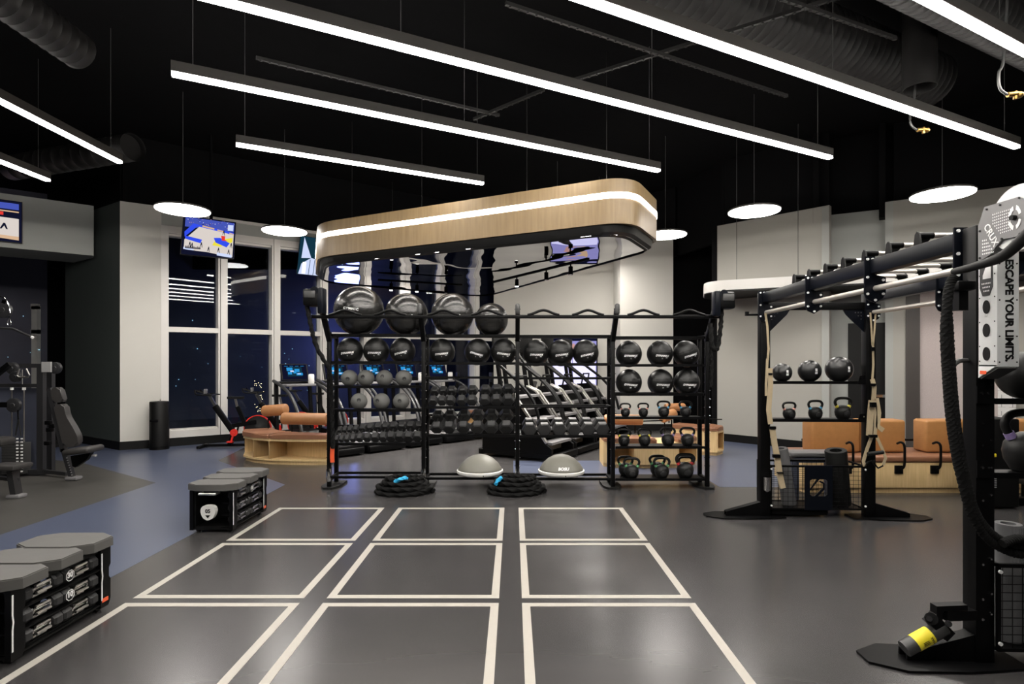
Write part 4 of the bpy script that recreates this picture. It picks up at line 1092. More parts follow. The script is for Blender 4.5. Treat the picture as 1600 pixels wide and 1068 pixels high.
c = recumbent(); c.location = (-1.05, 15.1, 0); c.rotation_euler.z = .25; tag(c, 'recumbent bike with dark seat back, nearer the windows', 'recumbent bike', 'recumbent bikes at the back wall')
dup(c, 'recumbent bike with dark seat back, nearer the stair climbers', (-.15, 14.85, 0), .25)

# ================================================================ training frame at the right
RA = -.0404
RM = T(2.53, 3.10, 0) @ Rz(RA)
RIG = thing('training_frame', 'long black bridge shaped training frame with monkey bars on the right', 'training rig', M=RM)
def RP(u, v, z): return RM @ Vector((u, v, z))
LB = 3.07
for u0 in (0, 1.1):
    for v0 in (0, 2.97):
        b = MB(); b.span(u0, u0+.1, v0, v0+.1, .01, 2.405, .005); post = b.build('post', M_steel, RIG)
        b = MB()
        if u0 == 0 and v0 == 0:
            for k in range(9): b.cyl((.035, -.003, .3+k*.2), (.035, .001, .3+k*.2), .006, n=8); 
        if v0 == 0 and u0 == 0:
            b.bm.clear()
            for z_ in (.25, .36, .55, .72, .9, 1.05, 1.2, 1.32, 1.5):
                q = MB(); q.cyl((.035, -.004, z_), (.035, .001, z_), .007, n=8); q.build('bolt', M_chrome, post)
                q = MB(); q.cyl((.08, -.004, z_+.03), (.08, .001, z_+.03), .006, n=8); q.build('bolt', M_chrome, post)
        b.bm.free()
        # foot: plate spreading outwards with gusset
        s_ = -1 if u0 == 0 else 1; xo = u0 if u0 == 0 else u0+.1
        b = MB(); b.poly([(xo-s_*.25, v0-.05, 0), (xo-s_*.25, v0+.15, 0), (xo+s_*.42, v0+.20, 0), (xo+s_*.58, v0+.11, 0), (xo+s_*.58, v0-.01, 0), (xo+s_*.42, v0-.10, 0), (xo+s_*.1, v0-.10, 0)], (0, 0, .014)); f_ = b.build('foot_plate', M_steel, RIG)
        b = MB()
        for vv in (v0+.01, v0+.075): b.poly([(xo, vv, .012), (xo+s_*.36, vv, .012), (xo+s_*.36, vv, .055), (xo, vv, .16)], (0, .012, 0))
        b.bar((xo, v0+.05, .155), (xo+s_*.36, v0+.05, .052), .07, .01); b.build('gusset', M_steel, f_)
for u0 in (0, 1.1):
    b = MB(); b.span(u0+.01, u0+.09, .10, 2.97, 2.295, 2.40, .004); b.build('side_beam', M_navy, RIG)
for v0 in (.02, 3.0):
    b = MB(); b.span(.1, 1.1, v0, v0+.05, 2.22, 2.30, .004); b.build('cross_beam', M_steel, RIG)
    for s_, u0 in ((1, .1), (-1, 1.1)):
        b = MB(); b.poly([(u0, v0+.01, 2.22), (u0+s_*.22, v0+.01, 2.22), (u0+s_*.19, v0+.01, 2.17), (u0+s_*.02, v0+.01, 2.0), (u0, v0+.01, 1.98)], (0, .012, 0)); gp = b.build('corner_gusset', M_navy, RIG)
        for i in range(3):
            for j in range(3-i): 
                q = MB(); c = (u0+s_*(.03+.03*j), v0+.008, 2.19-.035*i-.0); q.cyl((c[0], c[1], c[2]), (c[0], c[1]+.004, c[2]), .007, n=8); q.build('punched_hole', M_stack, gp)
# bracket plates through which the pull up rails pass
def bracket(u, v, sd):
    b = MB()
    pts = [(u-.03, v, 2.42), (u+.045, v, 2.42), (u+.045, v, 2.29), (u+.12, v, 2.27), (u+.12, v, 2.16), (u+.10, v, 2.12), (u+.045, v, 2.085), (u-.01, v, 2.11), (u-.03, v, 2.15)]
    b.poly(pts, (0, .012, 0)); o = b.build('rail_bracket', M_navy, RIG)
    for c in ((u-.01, 2.40), (u+.025, 2.40), (u-.01, 2.27), (u+.10, 2.25), (u-.01, 2.15), (u+.10, 2.15), (u+.045, 2.105)):
        q = MB(); q.cyl((c[0], v-.008, c[1]), (c[0], v+.0, c[1]), .0095, n=10); q.build('bolt', M_lab, o)
for v in (.12, 1.0, 1.9, 2.955): bracket(0.0, v, 0)
for v in (.9, 1.9, 2.955): bracket(1.12, v, 1)
for u in (.05, 1.17):
    b = MB(); b.cyl((u, .0, 2.19), (u, 3.0, 2.19), .0215, n=16); b.build('pull_up_rail', M_bar, RIG)
# monkey bar rungs
for v in (.53, .83, 1.12, 1.41, 1.69, 1.98, 2.27):
    b = MB(); b.cyl((.12, v, 2.465), (.98, v, 2.465), .0165, n=14); rg = b.build('rung', M_bar, RIG)
    for u0, s_ in ((.03, 1), (1.07, -1)):
        b = MB(); b.poly([(u0, v-.035, 2.395), (u0, v+.035, 2.395), (u0, v+.02, 2.475), (u0, v, 2.492), (u0, v-.02, 2.475)], (s_*.012, 0, 0))
        b.cyl((u0+s_*.005, v, 2.465), (u0+s_*.10, v, 2.465), .021, n=14); b.poly([(u0, v-.003, 2.40), (u0+s_*.05, v-.003, 2.40), (u0+s_*.09, v-.003, 2.45), (u0, v-.003, 2.45)], (0, .006, 0)); b.build('rung_bracket', M_steel, rg)
# far left peg, hooks
b = MB(); b.cyl((-.13, 2.99, 2.17), (.0, 2.99, 2.17), .012, n=10); b.box((-.14, 2.99, 2.18), (.035, .03, .045)); b.build('hook_peg', M_steel, RIG)
b = MB(); b.tube(curve([(0, .06, 1.665), (-.05, .06, 1.66), (-.085, .06, 1.62), (-.085, .06, 1.55)]), .013, n=10); b.build('j_hook', M_stack, RIG)

# shelves and bins between the posts
def shelf_end(v0, s_, dp=.34):
    va, vb = (v0, v0+dp)
    for z_ in (1.44, 1.035):
        b = MB(); b.span(.10, 1.10, va, vb, z_-.012, z_, .003); b.span(.10, 1.10, va-.004, va+.004, z_-.014, z_+.018); sh = b.build('shelf', M_steel, RIG)
        for u0 in (.0, 1.02):
            b = MB(); b.poly([(u0 if u0 == 0 else u0+.10, va-.008, z_-.01), (u0+(.08 if u0 == 0 else 0), va-.008, z_-.01), (u0+(.05 if u0 == 0 else .02), va-.008, z_+.075), (u0 if u0 == 0 else u0+.10, va-.008, z_+.085)], (0, .006, 0)); b.build('shelf_bracket', M_steel, sh)
            for c in (.03, .06):
                q = MB(); q.cyl((u0+c, va-.012, z_+.045), (u0+c, va-.006, z_+.045), .007, n=8); q.build('bolt', M_chrome, sh)
    # bin

    b = MB(); z0, z1 = .085, .56; f = .018
    for uu in (.10, 1.10-f): b.span(uu, uu+f, va-.02, va-.02+f, z0, z1); b.span(uu, uu+f, vb, vb+f, z0, z1)
    for zz in (z0, z1-f): b.span(.10, 1.10, va-.02, va-.02+f, zz, zz+f); b.span(.10, 1.10, vb, vb+f, zz, zz+f)
    for uu in (.10, 1.10-f): b.span(uu, uu+f, va-.02, vb, z1-f, z1); b.span(uu, uu+f, va-.02, vb, z0, z0+f)
    b.span(.12, 1.08, va, vb, z0, z0+.01)
    bf = b.build('bin_frame', M_steel, RIG)
    for nm, yy in (('front_mesh', va-.012), ('rear_mesh', vb+.008)):
        b = MB()
        for k in range(15):
            uu = .13+k*.0525
            b.cyl((uu+.0, yy, z0+.01), (uu+.0, yy, z1-.01), .0022, n=5)
        for k in range(10): zz = z0+.045+k*.0455; b.cyl((.11, yy, zz), (1.09, yy, zz), .0022, n=5)
        for k in range(4): uu = .13+(15+k)*.0525; b.cyl((uu, yy, z0+.01), (uu, yy, z1-.01), .0022, n=5)
        b.build(nm, M_steel, bf)
    b = MB(); fr = va-.03
    # front panel with a cut out emblem: four bars round a window and two slanted strokes
    L_, R_, B_, T_ = .455, .745, z0+.0, z1
    e0, e1, g0, g1 = .51, .69, .235, .415
    for r_ in ((L_, e0, B_, T_), (e1, R_, B_, T_), (e0, e1, B_, g0), (e0, e1, g1, T_)): b.span(r_[0], r_[1], fr, fr+.006, r_[2], r_[3])
    b.poly([(e0, fr, .29), (e0, fr, .31), (.58, fr, g1), (.61, fr, g1)], (0, .006, 0))
    b.poly([(.56, fr, g0), (.595, fr, g0), (.665, fr, .31), (.665, fr, .375), (.62, fr, .40), (.60, fr, .39), (.645, fr, .365), (.645, fr, .325)], (0, .006, 0))
    for c, d in (((e0, g0), (1, 1)), ((e1, g0), (-1, 1)), ((e0, g1), (1, -1)), ((e1, g1), (-1, -1))):
        b.poly([(c[0], fr, c[1]), (c[0]+.02*d[0], fr, c[1]), (c[0], fr, c[1]+.02*d[1])], (0, .006, 0))
    b.build('emblem_panel', M_navy, bf)
    for uu, zz in ((.11, .13), (.11, .52), (1.09, .13), (1.09, .52)):
        q = MB(); q.cyl((uu, va-.03, zz), (uu, va-.02, zz), .010, n=10); q.build('bolt', M_lab, bf)
shelf_end(2.99, 1); shelf_end(.0, 1, .2)
# lower far end: black weight tray and a chrome hook
b = MB(); b.span(.12, .72, 2.99, 3.3, .02, .085, .02); b.build('floor_tray', M_steel, RIG)
b = MB(); b.cyl((.05, 2.93, .30), (.05, 2.93, .44), .035, n=16); b.cyl((.05, 2.93, .30), (.05, 2.97, .30), .02, n=10); b.build('chrome_pin', M_chrome, RIG)

# things on the frame
def frame_ball(px, py, rp, lab):
    Yb = 6.25; r = rp*Yb/F; p = W(px, py, Yb); z_ = 1.442 + r
    t = thing('slam_ball_glossy' if False else 'shiny_ball', lab, 'weighted ball', (p.x, Yb, z_), .0, 'shiny black balls on the frame shelf')
    b = MB(); b.ball((0,0,0), r, n=40, m=26); b.build('ball', M_medg, t, smooth=180)
    b = MB()
    M = Ry(.1) @ FRONT
    for q in ([(-.014, -.03), (.014, -.03), (.014, -.005), (-.014, -.005)], [(-.012, .0), (.012, .0), (.012, .03), (-.012, .03)]):
        vs = []
        for x, z2 in q:
            x += .012 if r < .12 else .03; vs.append(b.bm.verts.new((x, -math.sqrt(r*r-x*x-z2*z2)-.002, z2)))
        b._f(vs)
    b.build('label', M_lab, t)
    return t
frame_ball(1222, 580, 14.5, 'smallest shiny black ball on the upper frame shelf'); frame_ball(1265, 579, 17, 'middle shiny black ball on the upper frame shelf'); frame_ball(1311, 577, 20, 'largest shiny black ball on the upper frame shelf')
t = thing('wall_ball', 'big black ball cut by the right edge on the near frame shelf', 'medicine ball', W(1601, 582, 3.28)); r = .138; t.location.z = 1.442+r
b = MB(); b.ball((0,0,0), r, n=40, m=26); b.build('ball', M_med, t, smooth=180)
for px, band, r, lab in ((1233, 'pink', .066, 'smallest kettlebell with pink bands on the right frame shelf'), (1274, 'blue', .073, 'kettlebell with blue bands on the right frame shelf'), (1317, 'yellow', .084, 'kettlebell with yellow bands on the right frame shelf')):
    place_kb((px-CX)/F*6.22, 6.22, 1.037, band, r, lab, 'kettlebells on the right frame', .05)
place_kb(2.93, 3.22, 1.037, 'purple', .122, 'large kettlebell with purple bands cut by the right edge', None, -.1)
def roller(p, q, r, m, lab):
    p, q = Vector(p), Vector(q)
    t = thing('foam_roller', lab, 'foam roller', p); d = (q-p); L = d.length; M = d.normalized().to_track_quat('Z', 'Y').to_matrix().to_4x4()
    b = MB(); b.lathe([(r*.55, .0), (r*.97, 0), (r, .01), (r, L-.01), (r*.97, L), (r*.55, L), (r*.55, .0)], (0,0,0), 28, M); b.build('foam', m, t)
    return t
roller(RP(.38, 3.16, .10), RP(.26, 3.10, .72), .075, M_greyf, 'grey foam roller leaning in the far bin of the frame')
roller(RP(.95, 3.20, .10), RP(.86, 3.12, .70), .11, M_rub, 'wide black foam roller standing in the far bin of the frame')
t = roller(RP(.255, .10, .10), RP(.25, .10, .75), .064, M_greyf, 'ribbed grey foam roller in the near bin at the right edge')
b = MB()
for k in range(24):
    a = 2*math.pi*k/24; b.cyl((.064*math.cos(a), .064*math.sin(a), .42), (.064*math.cos(a), .064*math.sin(a), .64), .003, n=5)
b.build('ribs', M_greyf, t)
roller(RP(.42, .10, .10), RP(.42, .10, .50), .085, M_rub, 'black foam roller inside the near bin at the right edge')
t = thing('step_platform', 'grey topped step platform standing behind the far bin', 'step platform', RP(.86, 3.66, 0))
b = MB(); b.box((0, 0, .585), (.62, .30, .05), None, .015); b.build('deck_pad', M_head, t)
b = MB(); b.box((0, 0, .52), (.5, .26, .06), None, .01)
for s_ in (-1, 1): b.box((s_*.24, 0, .26), (.07, .24, .52), None, .01)
b.build('legs', M_shroud, t)
# suspension straps
def P6(px, py, Y=6.0): return W(px, py, Y)
t = thing('suspension_strap', 'tan suspension strap hanging on the far left frame post', 'suspension trainer', P6(1198, 487))
t2 = t
b = MB(); b.ribbon([P6(1196, 489), P6(1199, 510), P6(1200, 530), P6(1201, 545), P6(1199.5, 562)], .022); b.ribbon([P6(1199, 560), P6(1197, 600), P6(1197, 618)], .025)
b.ribbon([P6(1203, 575), P6(1204, 600), P6(1201, 640), P6(1204, 662)], .05, .012); b.ribbon([P6(1207, 670), P6(1210, 692), P6(1214, 712)], .06, .01); b.ribbon([P6(1214, 712), P6(1218, 740), P6(1223, 762)], .055, .03); b.build('webbing', M_tan, t, world=True)
for c_, d_ in ((P6(1207, 668), (.065, .03, .03)), (P6(1213, 712, 5.97), (.075, .03, .035)), (P6(1203, 584), (.04, .03, .02)), (P6(1219, 738, 5.97), (.06, .03, .012))): b = MB(); b.box(c_, d_); b.build('buckle', M_steel, t, world=True)
t = thing('suspension_strap', 'tan suspension strap with black handles hanging on the far right frame post', 'suspension trainer', P6(1365, 487))
b = MB(); b.ribbon([P6(1360, 488), P6(1362, 520), P6(1363.5, 540)], .018); b.ribbon([P6(1368, 490), P6(1366, 520), P6(1364, 540)], .018); b.ribbon([P6(1364, 540), P6(1364.5, 570), P6(1363, 592)], .022)
b.ribbon([P6(1363, 592), P6(1366, 605), P6(1365, 625)], .045, .01); b.ribbon([P6(1362, 625), P6(1360, 645), P6(1358, 680)], .06, .015); b.ribbon([P6(1369, 622), P6(1373, 645), P6(1371, 665), P6(1380, 672)], .05, .01); b.ribbon([P6(1367, 628), P6(1368, 660), P6(1367, 682)], .035, .01)
b.ribbon([P6(1362, 682), P6(1355, 700), P6(1349, 720), P6(1351, 728)], .035, .006); b.ribbon([P6(1369, 680), P6(1378, 700), P6(1384, 715), P6(1380, 726)], .03, .006); b.build('webbing', M_tan, t, world=True)
for a, lab in ((((1351, 728), (1356, 722), (1362, 719), (1368, 728)), 0), (((1380, 727), (1372, 731), (1366, 724), (1366, 718)), 1)):
    b = MB(); b.ribbon([P6(*q) for q in a], .016, .006); b.build('handle_loop', M_rub, t, world=True)
b = MB(); b.cyl(P6(1356, 709, 5.95), P6(1380, 706, 5.95), .02, n=12); b.build('handle_grip', M_rub, t, world=True)
for c_, d_ in ((P6(1364, 601, 5.98), (.045, .03, .03)), (P6(1364, 632, 5.97), (.05, .03, .05)), (P6(1364, 681, 5.97), (.08, .03, .03)), (P6(1364, 545, 5.98), (.03, .02, .04))): b = MB(); b.box(c_, d_); b.build('buckle', M_steel, t, world=True)

# cable tower with slanted head and rope on the near post
CR = thing('rope_trainer', 'white and grey rope trainer mounted on the near frame post', 'rope trainer', (2.53, 3.03, 1.6))
x0, x1, y0, y1 = 2.53, 2.645, 2.965, 3.085
b = MB(); b.span(x0, x1, y0, y1, 1.63, 2.30, .003); b.poly([(x0, y0+.0, 1.64), (x0, y1, 1.57), (x0, y1, 1.64)], (x1-x0, 0, 0)); b.build('column', M_wsteel, CR, world=True)
b = MB(); b.poly([(x0+.004, y0-.001, 1.628), (x1-.004, y0-.001, 1.628), (x1-.02, y1-.01, 1.568), (x0+.004, y1-.01, 1.568)], (0, -.002, -.004)); b.build('chamfer_plate', M_stack, CR, world=True)
text('ESCAPE YOUR LIMITS.', .058, M_base, CR, T((x0+x1)/2+.004, y0-.001, 1.925) @ FRONT @ Rz(math.radians(-90)), world=True, bold=.0020, spacing=.95, name='slogan')
b = MB()
def PXs(px, py, X=None): return PX(px, py, X or x0)
SIDE = x0-.003
hexa = [(y0+.025, 2.20), (y0+.025, 2.055), (y0+.045, 2.01), (y1-.03, 2.01), (y1-.012, 2.055), (y1-.012, 2.20)]
b.poly([(SIDE, y, z_) for y, z_ in hexa], (.004, 0, 0)); bp_ = b.build('perforated_badge', M_stack, CR, world=True)
for i in range(3):
    for j in range(6-i): 
        q = MB(); c = (SIDE-.001, y0+.04+.010*j+.004*i, 2.075-.02*i); q.box(c, (.002, .004, .008)); q.build('punched_hole', M_lab, bp_, world=True)
b = MB(); b.poly([(SIDE-.001, y0+.035, 2.19), (SIDE-.001, y0+.055, 2.19), (SIDE-.001, y0+.085, 2.12), (SIDE-.001, y0+.085, 2.10), (SIDE-.001, y0+.035, 2.10)], (-.001, 0, 0)); b.build('emblem', M_lab, bp_, world=True)
for z_ in (1.915, 1.79, 1.665+.0):
    b = MB(); M = T(SIDE, (y0+y1)/2+.004, z_+.035) @ Ry(math.radians(-90)) @ Matrix.Diagonal((1, .62, 1, 1)); b.lathe([(.036, 0), (.036, .002), (0, .002)], (0,0,0), 24, M); b.build('side_port', M_base, CR, world=True)
for z_ in (2.12, 2.0, 1.87, 1.74, 1.66):
    for y in (y0+.012, y1-.012):
        b = MB(); b.box((SIDE, y, z_), (.002, .005, .007)); b.build('screw', M_base, CR, world=True)
for z_ in (2.17, 1.98, 1.79, 1.655):
    for x in (x0+.012, x1-.012):
        b = MB(); b.cyl((x, y0-.002, z_), (x, y0+.001, z_), .004, n=8); b.build('screw', M_base, CR, world=True)
b = MB(); b.box((SIDE, y1-.035, 1.60), (.002, .04, .018)); b.build('red_badge', M_ored, CR, world=True)
# head: grey plates either side of a white wheel
HX = 2.505
hp = [(1530, 353), (1539.6, 323.4), (1594, 307), (1612, 318), (1622, 345), (1608, 366), (1566.6, 374), (1548, 398), (1530, 409)]
hw = [PX(px, py, HX) for px, py in hp]
b = MB(); b.poly(hw, (-.006, 0, 0)); hd = b.build('head_plate', M_head, CR, world=True)
b = MB(); b.poly([v+Vector((.10, 0, 0)) for v in hw], (.006, 0, 0)); b.build('rear_head_plate', M_head, CR, world=True)
wc = PX(1588, 340, HX); 
b = MB(); b.cyl(wc+Vector((.008, 0, 0)), wc+Vector((.09, 0, 0)), .165, n=40); b.build('rope_wheel', M_wsteel, CR, world=True)
b = MB(); a, c = PX(1528.5, 352, HX), PX(1528.5, 410, HX); b.poly([a, PX(1530.5, 352, HX), PX(1530.5, 410, HX), c], (.1, 0, 0)); b.build('edge_strip', M_wsteel, CR, world=True)
SX = HX-.007
for k in range(4):                                             # broken ring emblem
    a0 = math.radians(k*90+15); a1 = math.radians(k*90+75); pts = []
    for rr_ in (.062, .040):
        seq = [a0, (a0+a1)/2-.25, (a0+a1)/2+.25, a1]
        if rr_ < .05: seq = seq[::-1]
        pts += [(SX, wc.y+math.cos(q)*rr_*.6, wc.z+math.sin(q)*rr_) for q in seq]
    b = MB(); b.poly(pts, (-.002, 0, 0)); b.build('ring_segment', M_lab, hd, world=True)
b = MB(); b.cyl((SX, wc.y, wc.z), (SX-.02, wc.y, wc.z), .013, n=12); b.build('axle_nut', M_steel, hd, world=True)
holes = []
for i in range(8):
    for j in range(10):
        px, py = 1551+j*3.0, 334.5-j*.95+i*4.6
        if i+ (9-j)*.0 >= 0 and px + 0 < 1580 and (j >= max(0, i-3)): holes.append((px, py, 1.2, 2.2))
for i in range(5):
    for j in range(3+i//1): holes.append((1535+j*2.8, 375-j*.6+i*5.2, 1.2, 2.4))
b = MB()
for px, py, w_, h_ in holes:
    b.poly([PX(px, py, SX), PX(px+w_, py-.3, SX), PX(px+w_, py+h_-.3, SX), PX(px, py+h_, SX)], (-.0012, 0, 0))
tag(b.build('perforation', M_lab, hd, world=True), None, None, None, 'stuff')
c = PX(1548.5, 367, SX)
text('CRUX', .050, M_lab, hd, T(SX-.001, c.y, c.z) @ Rz(math.radians(-90)) @ FRONT @ Rz(math.radians(-62)), world=True, bold=.0008, name='lettering')
for px, py in ((1542, 327), (1563, 320), (1593, 309), (1530.5+.8, 361), (1530.5+.8, 403), (1565.5, 373), (1594, 365)):
    p = PX(px, py, SX); b = MB(); b.cyl(p, p+Vector((-.004, 0, 0)), .0055, n=8); b.build('screw', M_base, hd, world=True)
# rope guide arm and rope
b = MB(); L = [(PX(1612, 360, 2.46), .03), (PX(1570, 398, 2.45), .032), (PX(1530, 414, 2.44), .028), (PX(1490, 424.5, 2.43), .02)]
pp = curve([q[0] for q in L], 6); b.tube(pp, .02, n=12, rr=lambda k, n, i: .030-.012*i/len(pp)); b.build('guide_arm', M_rub, CR, world=True)
b = MB(); b.box(W(1503, 447, 3.05), (.10, .08, .05), None, .01); b.box(W(1500, 462, 3.07), (.05, .05, .16)); b.build('arm_clamp', M_steel, CR, world=True)
Yr = 2.93
for off, nm in ((-2.5, 'rope'), (3.5, 'rope')):
    L = [(1492, 432), (1484, 445), (1480, 475), (1479+off, 520), (1482+off, 575), (1487+off*1.1, 640), (1496+off*1.1, 705), (1508+off, 760), (1520+off, 800), (1540+off, 832-off), (1565+off, 851-off*1.5), (1600, 860-off*2.2), (1640, 850)]
    b = MB(); b.rope(curve([W(px, py, Yr+.012*k*.2) for k, (px, py) in enumerate(L)], 8), .0235, .012, 12, .035, .9); b.build(nm, M_rope, CR, world=True)
b = MB(); b.rope(curve([W(1640, 856, 2.94), W(1600, 842, 2.93), W(1580, 843, 2.92), W(1566, 849, 2.91)], 8), .022, .012, 12, .035, .9); b.build('rope_tail', M_rope, CR, world=True)

# landmine holder at the near foot
LM = thing('barbell_pivot', 'black barbell pivot sleeve with yellow warning label at the near frame foot', 'barbell pivot', W(1470, 1025, 3.0)); LM.location.z = .02
b = MB(); b.poly([W(1464, 947, 3.0), W(1512, 945, 3.0), W(1512, 954, 3.0), W(1477, 954, 3.0), W(1473, 958, 3.0), W(1473, 974, 3.0), W(1464, 970, 3.0)], (0, .05, 0)); b.build('bracket', M_steel, LM, world=True)
b = MB(); b.bar(W(1474, 960, 3.02), W(1520, 958, 3.05), .05, .05); b.build('arm', M_steel, LM, world=True)
b = MB(); b.bar(W(1452, 963, 2.98), W(1481, 992, 2.98), .06, .05, (0,1,0)); b.cyl(W(1455, 966, 2.94), W(1455, 966, 3.04), .03, n=16); b.build('fork', M_steel, LM, world=True)
b = MB(); b.cyl(W(1452, 966, 2.925), W(1452, 966, 2.945), .014, n=10); b.build('pivot_bolt', M_chrome, LM, world=True)
b = MB(); b.cyl(W(1482, 974, 2.93), W(1482, 974, 2.95), .016, n=12); b.build('pivot_bolt', M_chrome, LM, world=True)
a, c = W(1490, 970, 2.985), W(1413, 1013, 2.985)
b = MB(); b.cyl(a.lerp(c, .2), c, .042, n=10); b.build('sleeve', M_stack, LM, world=True)
d = (c-a).normalized(); s_ = a.lerp(c, .48); e_ = a.lerp(c, .80)
b = MB(); b.cyl(s_, e_, .0435, n=24, cap=False); lb_ = b.build('warning_label', M_yel, LM, world=True)
up_ = Vector((-d.z, 0, d.x)); up_ = up_ if up_.z > 0 else -up_
Mt = Matrix(((-d.x, up_.x, 0, 0), (0, 0, -1, 0), (-d.z, up_.z, 0, 0), (0, 0, 0, 1))); mid = s_.lerp(e_, .5)
text('MAX', .018, M_base, LM, T(*(s_.lerp(e_, .18)+Vector((0, -.046, 0)))) @ Mt @ Rz(math.radians(90)) , world=True, name='label_text')
b = MB(); q = mid+Vector((0, -.045, 0))
for k in range(3): b.bar(q-d*.018+up_*(.008-.008*k)+d*.008, q+d*.014+up_*(.008-.008*k)+d*.008, .002, .0015)
b.build('label_text', M_base, LM, world=True)

# ================================================================ long leather bench at the right
t = thing('leather_bench', 'long oak bench with tan leather seat and back cushions behind the frame', 'bench', (5.5, 7.5, 0))
bx0, bx1, by0, by1 = 3.66, 7.6, 7.17, 7.95
b = MB(); b.span(bx0+.05, bx1, by0+.04, by1, 0, .07); b.build('plinth', M_oak, t, world=True)
b = MB(); b.span(bx0, bx1, by0, by1, .075, .39, .004); b.build('oak_base', M_oak, t, world=True)
b = MB(); b.span(bx0-.01, bx1, by0-.02, by1, .395, .475, .025, 3); b.build('seat_pad', M_leather, t, world=True)
for k, (px0, px1) in enumerate(((1268, 1345), (1346, 1416), (1447, 1524), (1590, 1660))):
    xa, xb = (px0-CX)/F*7.42, (px1-CX)/F*7.42
    b = MB(); b.span(xa, xb, 7.42, 7.68, .48, .905, .035, 4)
    b.build('back_cushion', M_leather2, t, world=True)
b = MB(); b.cyl((bx0+.3, 7.78, .60), (bx1, 7.78, .60), .016, n=10); b.build('back_rail', M_steel, t, world=True)
for px in (1325, 1405, 1461):
    x = (px-CX)/F*7.15; b = MB(); b.span(x-.05, x+.05, 7.145, 7.17, .255, .36, .004); b.tube(curve([(x+.02, 7.15, .31), (x+.035, 7.11, .36), (x+.035, 7.10, .50), (x+.03, 7.10, .62), (x+.01, 7.13, .655), (x+.01, 7.2, .63)]), .015, n=8); b.build('cushion_hook', M_steel, t, world=True)

# dark machine glimpsed at the far right edge
t = thing('selector_machine', 'dark weight machine glimpsed right of the near frame post', 'weight machine', (5.55, 6.45, 0))
b = MB(); b.span(5.36, 5.72, 6.4, 6.75, .02, 1.02, .02); b.build('tower', M_base, t, world=True)
for k in range(7):
    b = MB(); b.box(W(1555.5, 741+k*3.3, 6.39), (.022, .006, .011)); b.build('selector_hole', M_lab2, t, world=True)
b = MB(); b.box(W(1553, 711, 6.38), (.05, .02, .04), None, .008); b.build('yellow_pin', M_yel, t, world=True)
b = MB(); b.box((6.2, 6.6, .30), (.6, .3, .13), None, .05); b.build('seat', M_pad, t, world=True)
b = MB(); b.span(6.0, 6.4, 6.5, 6.7, 0, .25); b.bar((5.7, 6.6, .05), (6.3, 6.6, .05), .1, .08); b.build('base', M_steel, t, world=True)

# ================================================================ dumbbell storage steps
def deck_unit(lab, near, x1, xw=.43):
    """unit of three octagonal decks over dumbbell racks, right side at x1, near end at Y = near"""
    Lg = .77; x0 = x1-xw
    t = thing('deck_storage', lab, 'step storage', ((x0+x1)/2, near+Lg/2, 0), 0, 'step decks with dumbbell storage')
    for k in range(3):
        yc = near+.12+k*.265; ex = .035; hw_ = xw/2+ex; hd = .155
        cx = (x0+x1)/2; c1 = .11; c2 = .07
        pts = [(cx-hw_+c1, yc-hd), (cx+hw_-c1, yc-hd), (cx+hw_, yc-hd+c2), (cx+hw_, yc+hd-c2), (cx+hw_-c1, yc+hd), (cx-hw_+c1, yc+hd), (cx-hw_, yc+hd-c2), (cx-hw_, yc-hd+c2)]
        zt = .478 + .008*k
        b = MB(); b.poly([(x, y, zt-.062) for x, y in pts], (0, 0, .062))
        bmesh.ops.bevel(b.bm, geom=[e for e in b.bm.edges if abs(e.verts[0].co.z-zt) < 1e-4 and abs(e.verts[1].co.z-zt) < 1e-4], offset=.006, segments=2, affect='EDGES')
        b.build('deck', M_deck, t, world=True)
    for s_, xa in ((0, x0), (1, x1-.035)):
        for ya in (near, near+Lg-.10):
            b = MB(); prof = [(ya, .03), (ya+.07, .03), (ya+.09, .07), (ya+.09, .20), (ya+.075, .22), (ya+.075, .28), (ya+.09, .30), (ya+.09, .415), (ya, .415)]
            b.poly([(xa, y, z_) for y, z_ in prof], (.035, 0, 0)); cp = b.build('corner_plate', M_steel, t, world=True)
            if s_:
                b = MB(); xs = x1+.002; yy = ya+.004
                for z0_, z1_ in ((.08, .20), (.28, .39)): b.poly([(xs, yy, z0_), (xs, yy+.010, z0_), (xs, yy+.010, z1_), (xs, yy, z1_)], (-.003, 0, 0))
                b.poly([(xs, yy, .20), (xs, yy+.010, .20), (xs, yy-.005+.02, .24), (xs, yy+.010, .28), (xs, yy, .28), (xs, yy+.006, .24)], (-.003, 0, 0)); b.build('white_edge', M_lab, cp, world=True)
    b = MB(); b.poly([(x1+.003, near+.68, .065), (x1+.003, near+.735, .065), (x1+.003, near+.735, .09), (x1+.003, near+.68, .09)], (-.004, 0, 0)); b.build('red_badge', M_ored, t, world=True)
    b = MB(); b.span(x0+.03, x1-.03, near+.02, near+Lg-.02, .03, .06); b.span(x0+.03, x1-.06, near+.30, near+Lg-.02, .06, .41); b.span(x0+.035, x0+.05, near+.02, near+Lg-.02, .05, .41); b.span(x0+.02, x1-.02, near+.01, near+Lg-.01, .395, .415); b.build('cabinet', M_base, t, world=True)
    for ya, yb in ((near-.0, -1), (near+Lg, 1)):
        b = MB(); cx = (x0+x1)/2; b.tube([(cx-.08, ya, .395), (cx-.08, ya+yb*.07, .395), (cx+.08, ya+yb*.07, .395), (cx+.08, ya, .395)], .011, n=10); b.build('end_handle', M_silver, t, world=True)
    for xx in (x0+.06, x1-.06):
        for ya in (near+.06, near+Lg-.06):
            b = MB(); b.cyl((xx-.015, ya, .031), (xx+.015, ya, .031), .030, n=16); b.build('caster', M_rub, t, world=True)
    return t
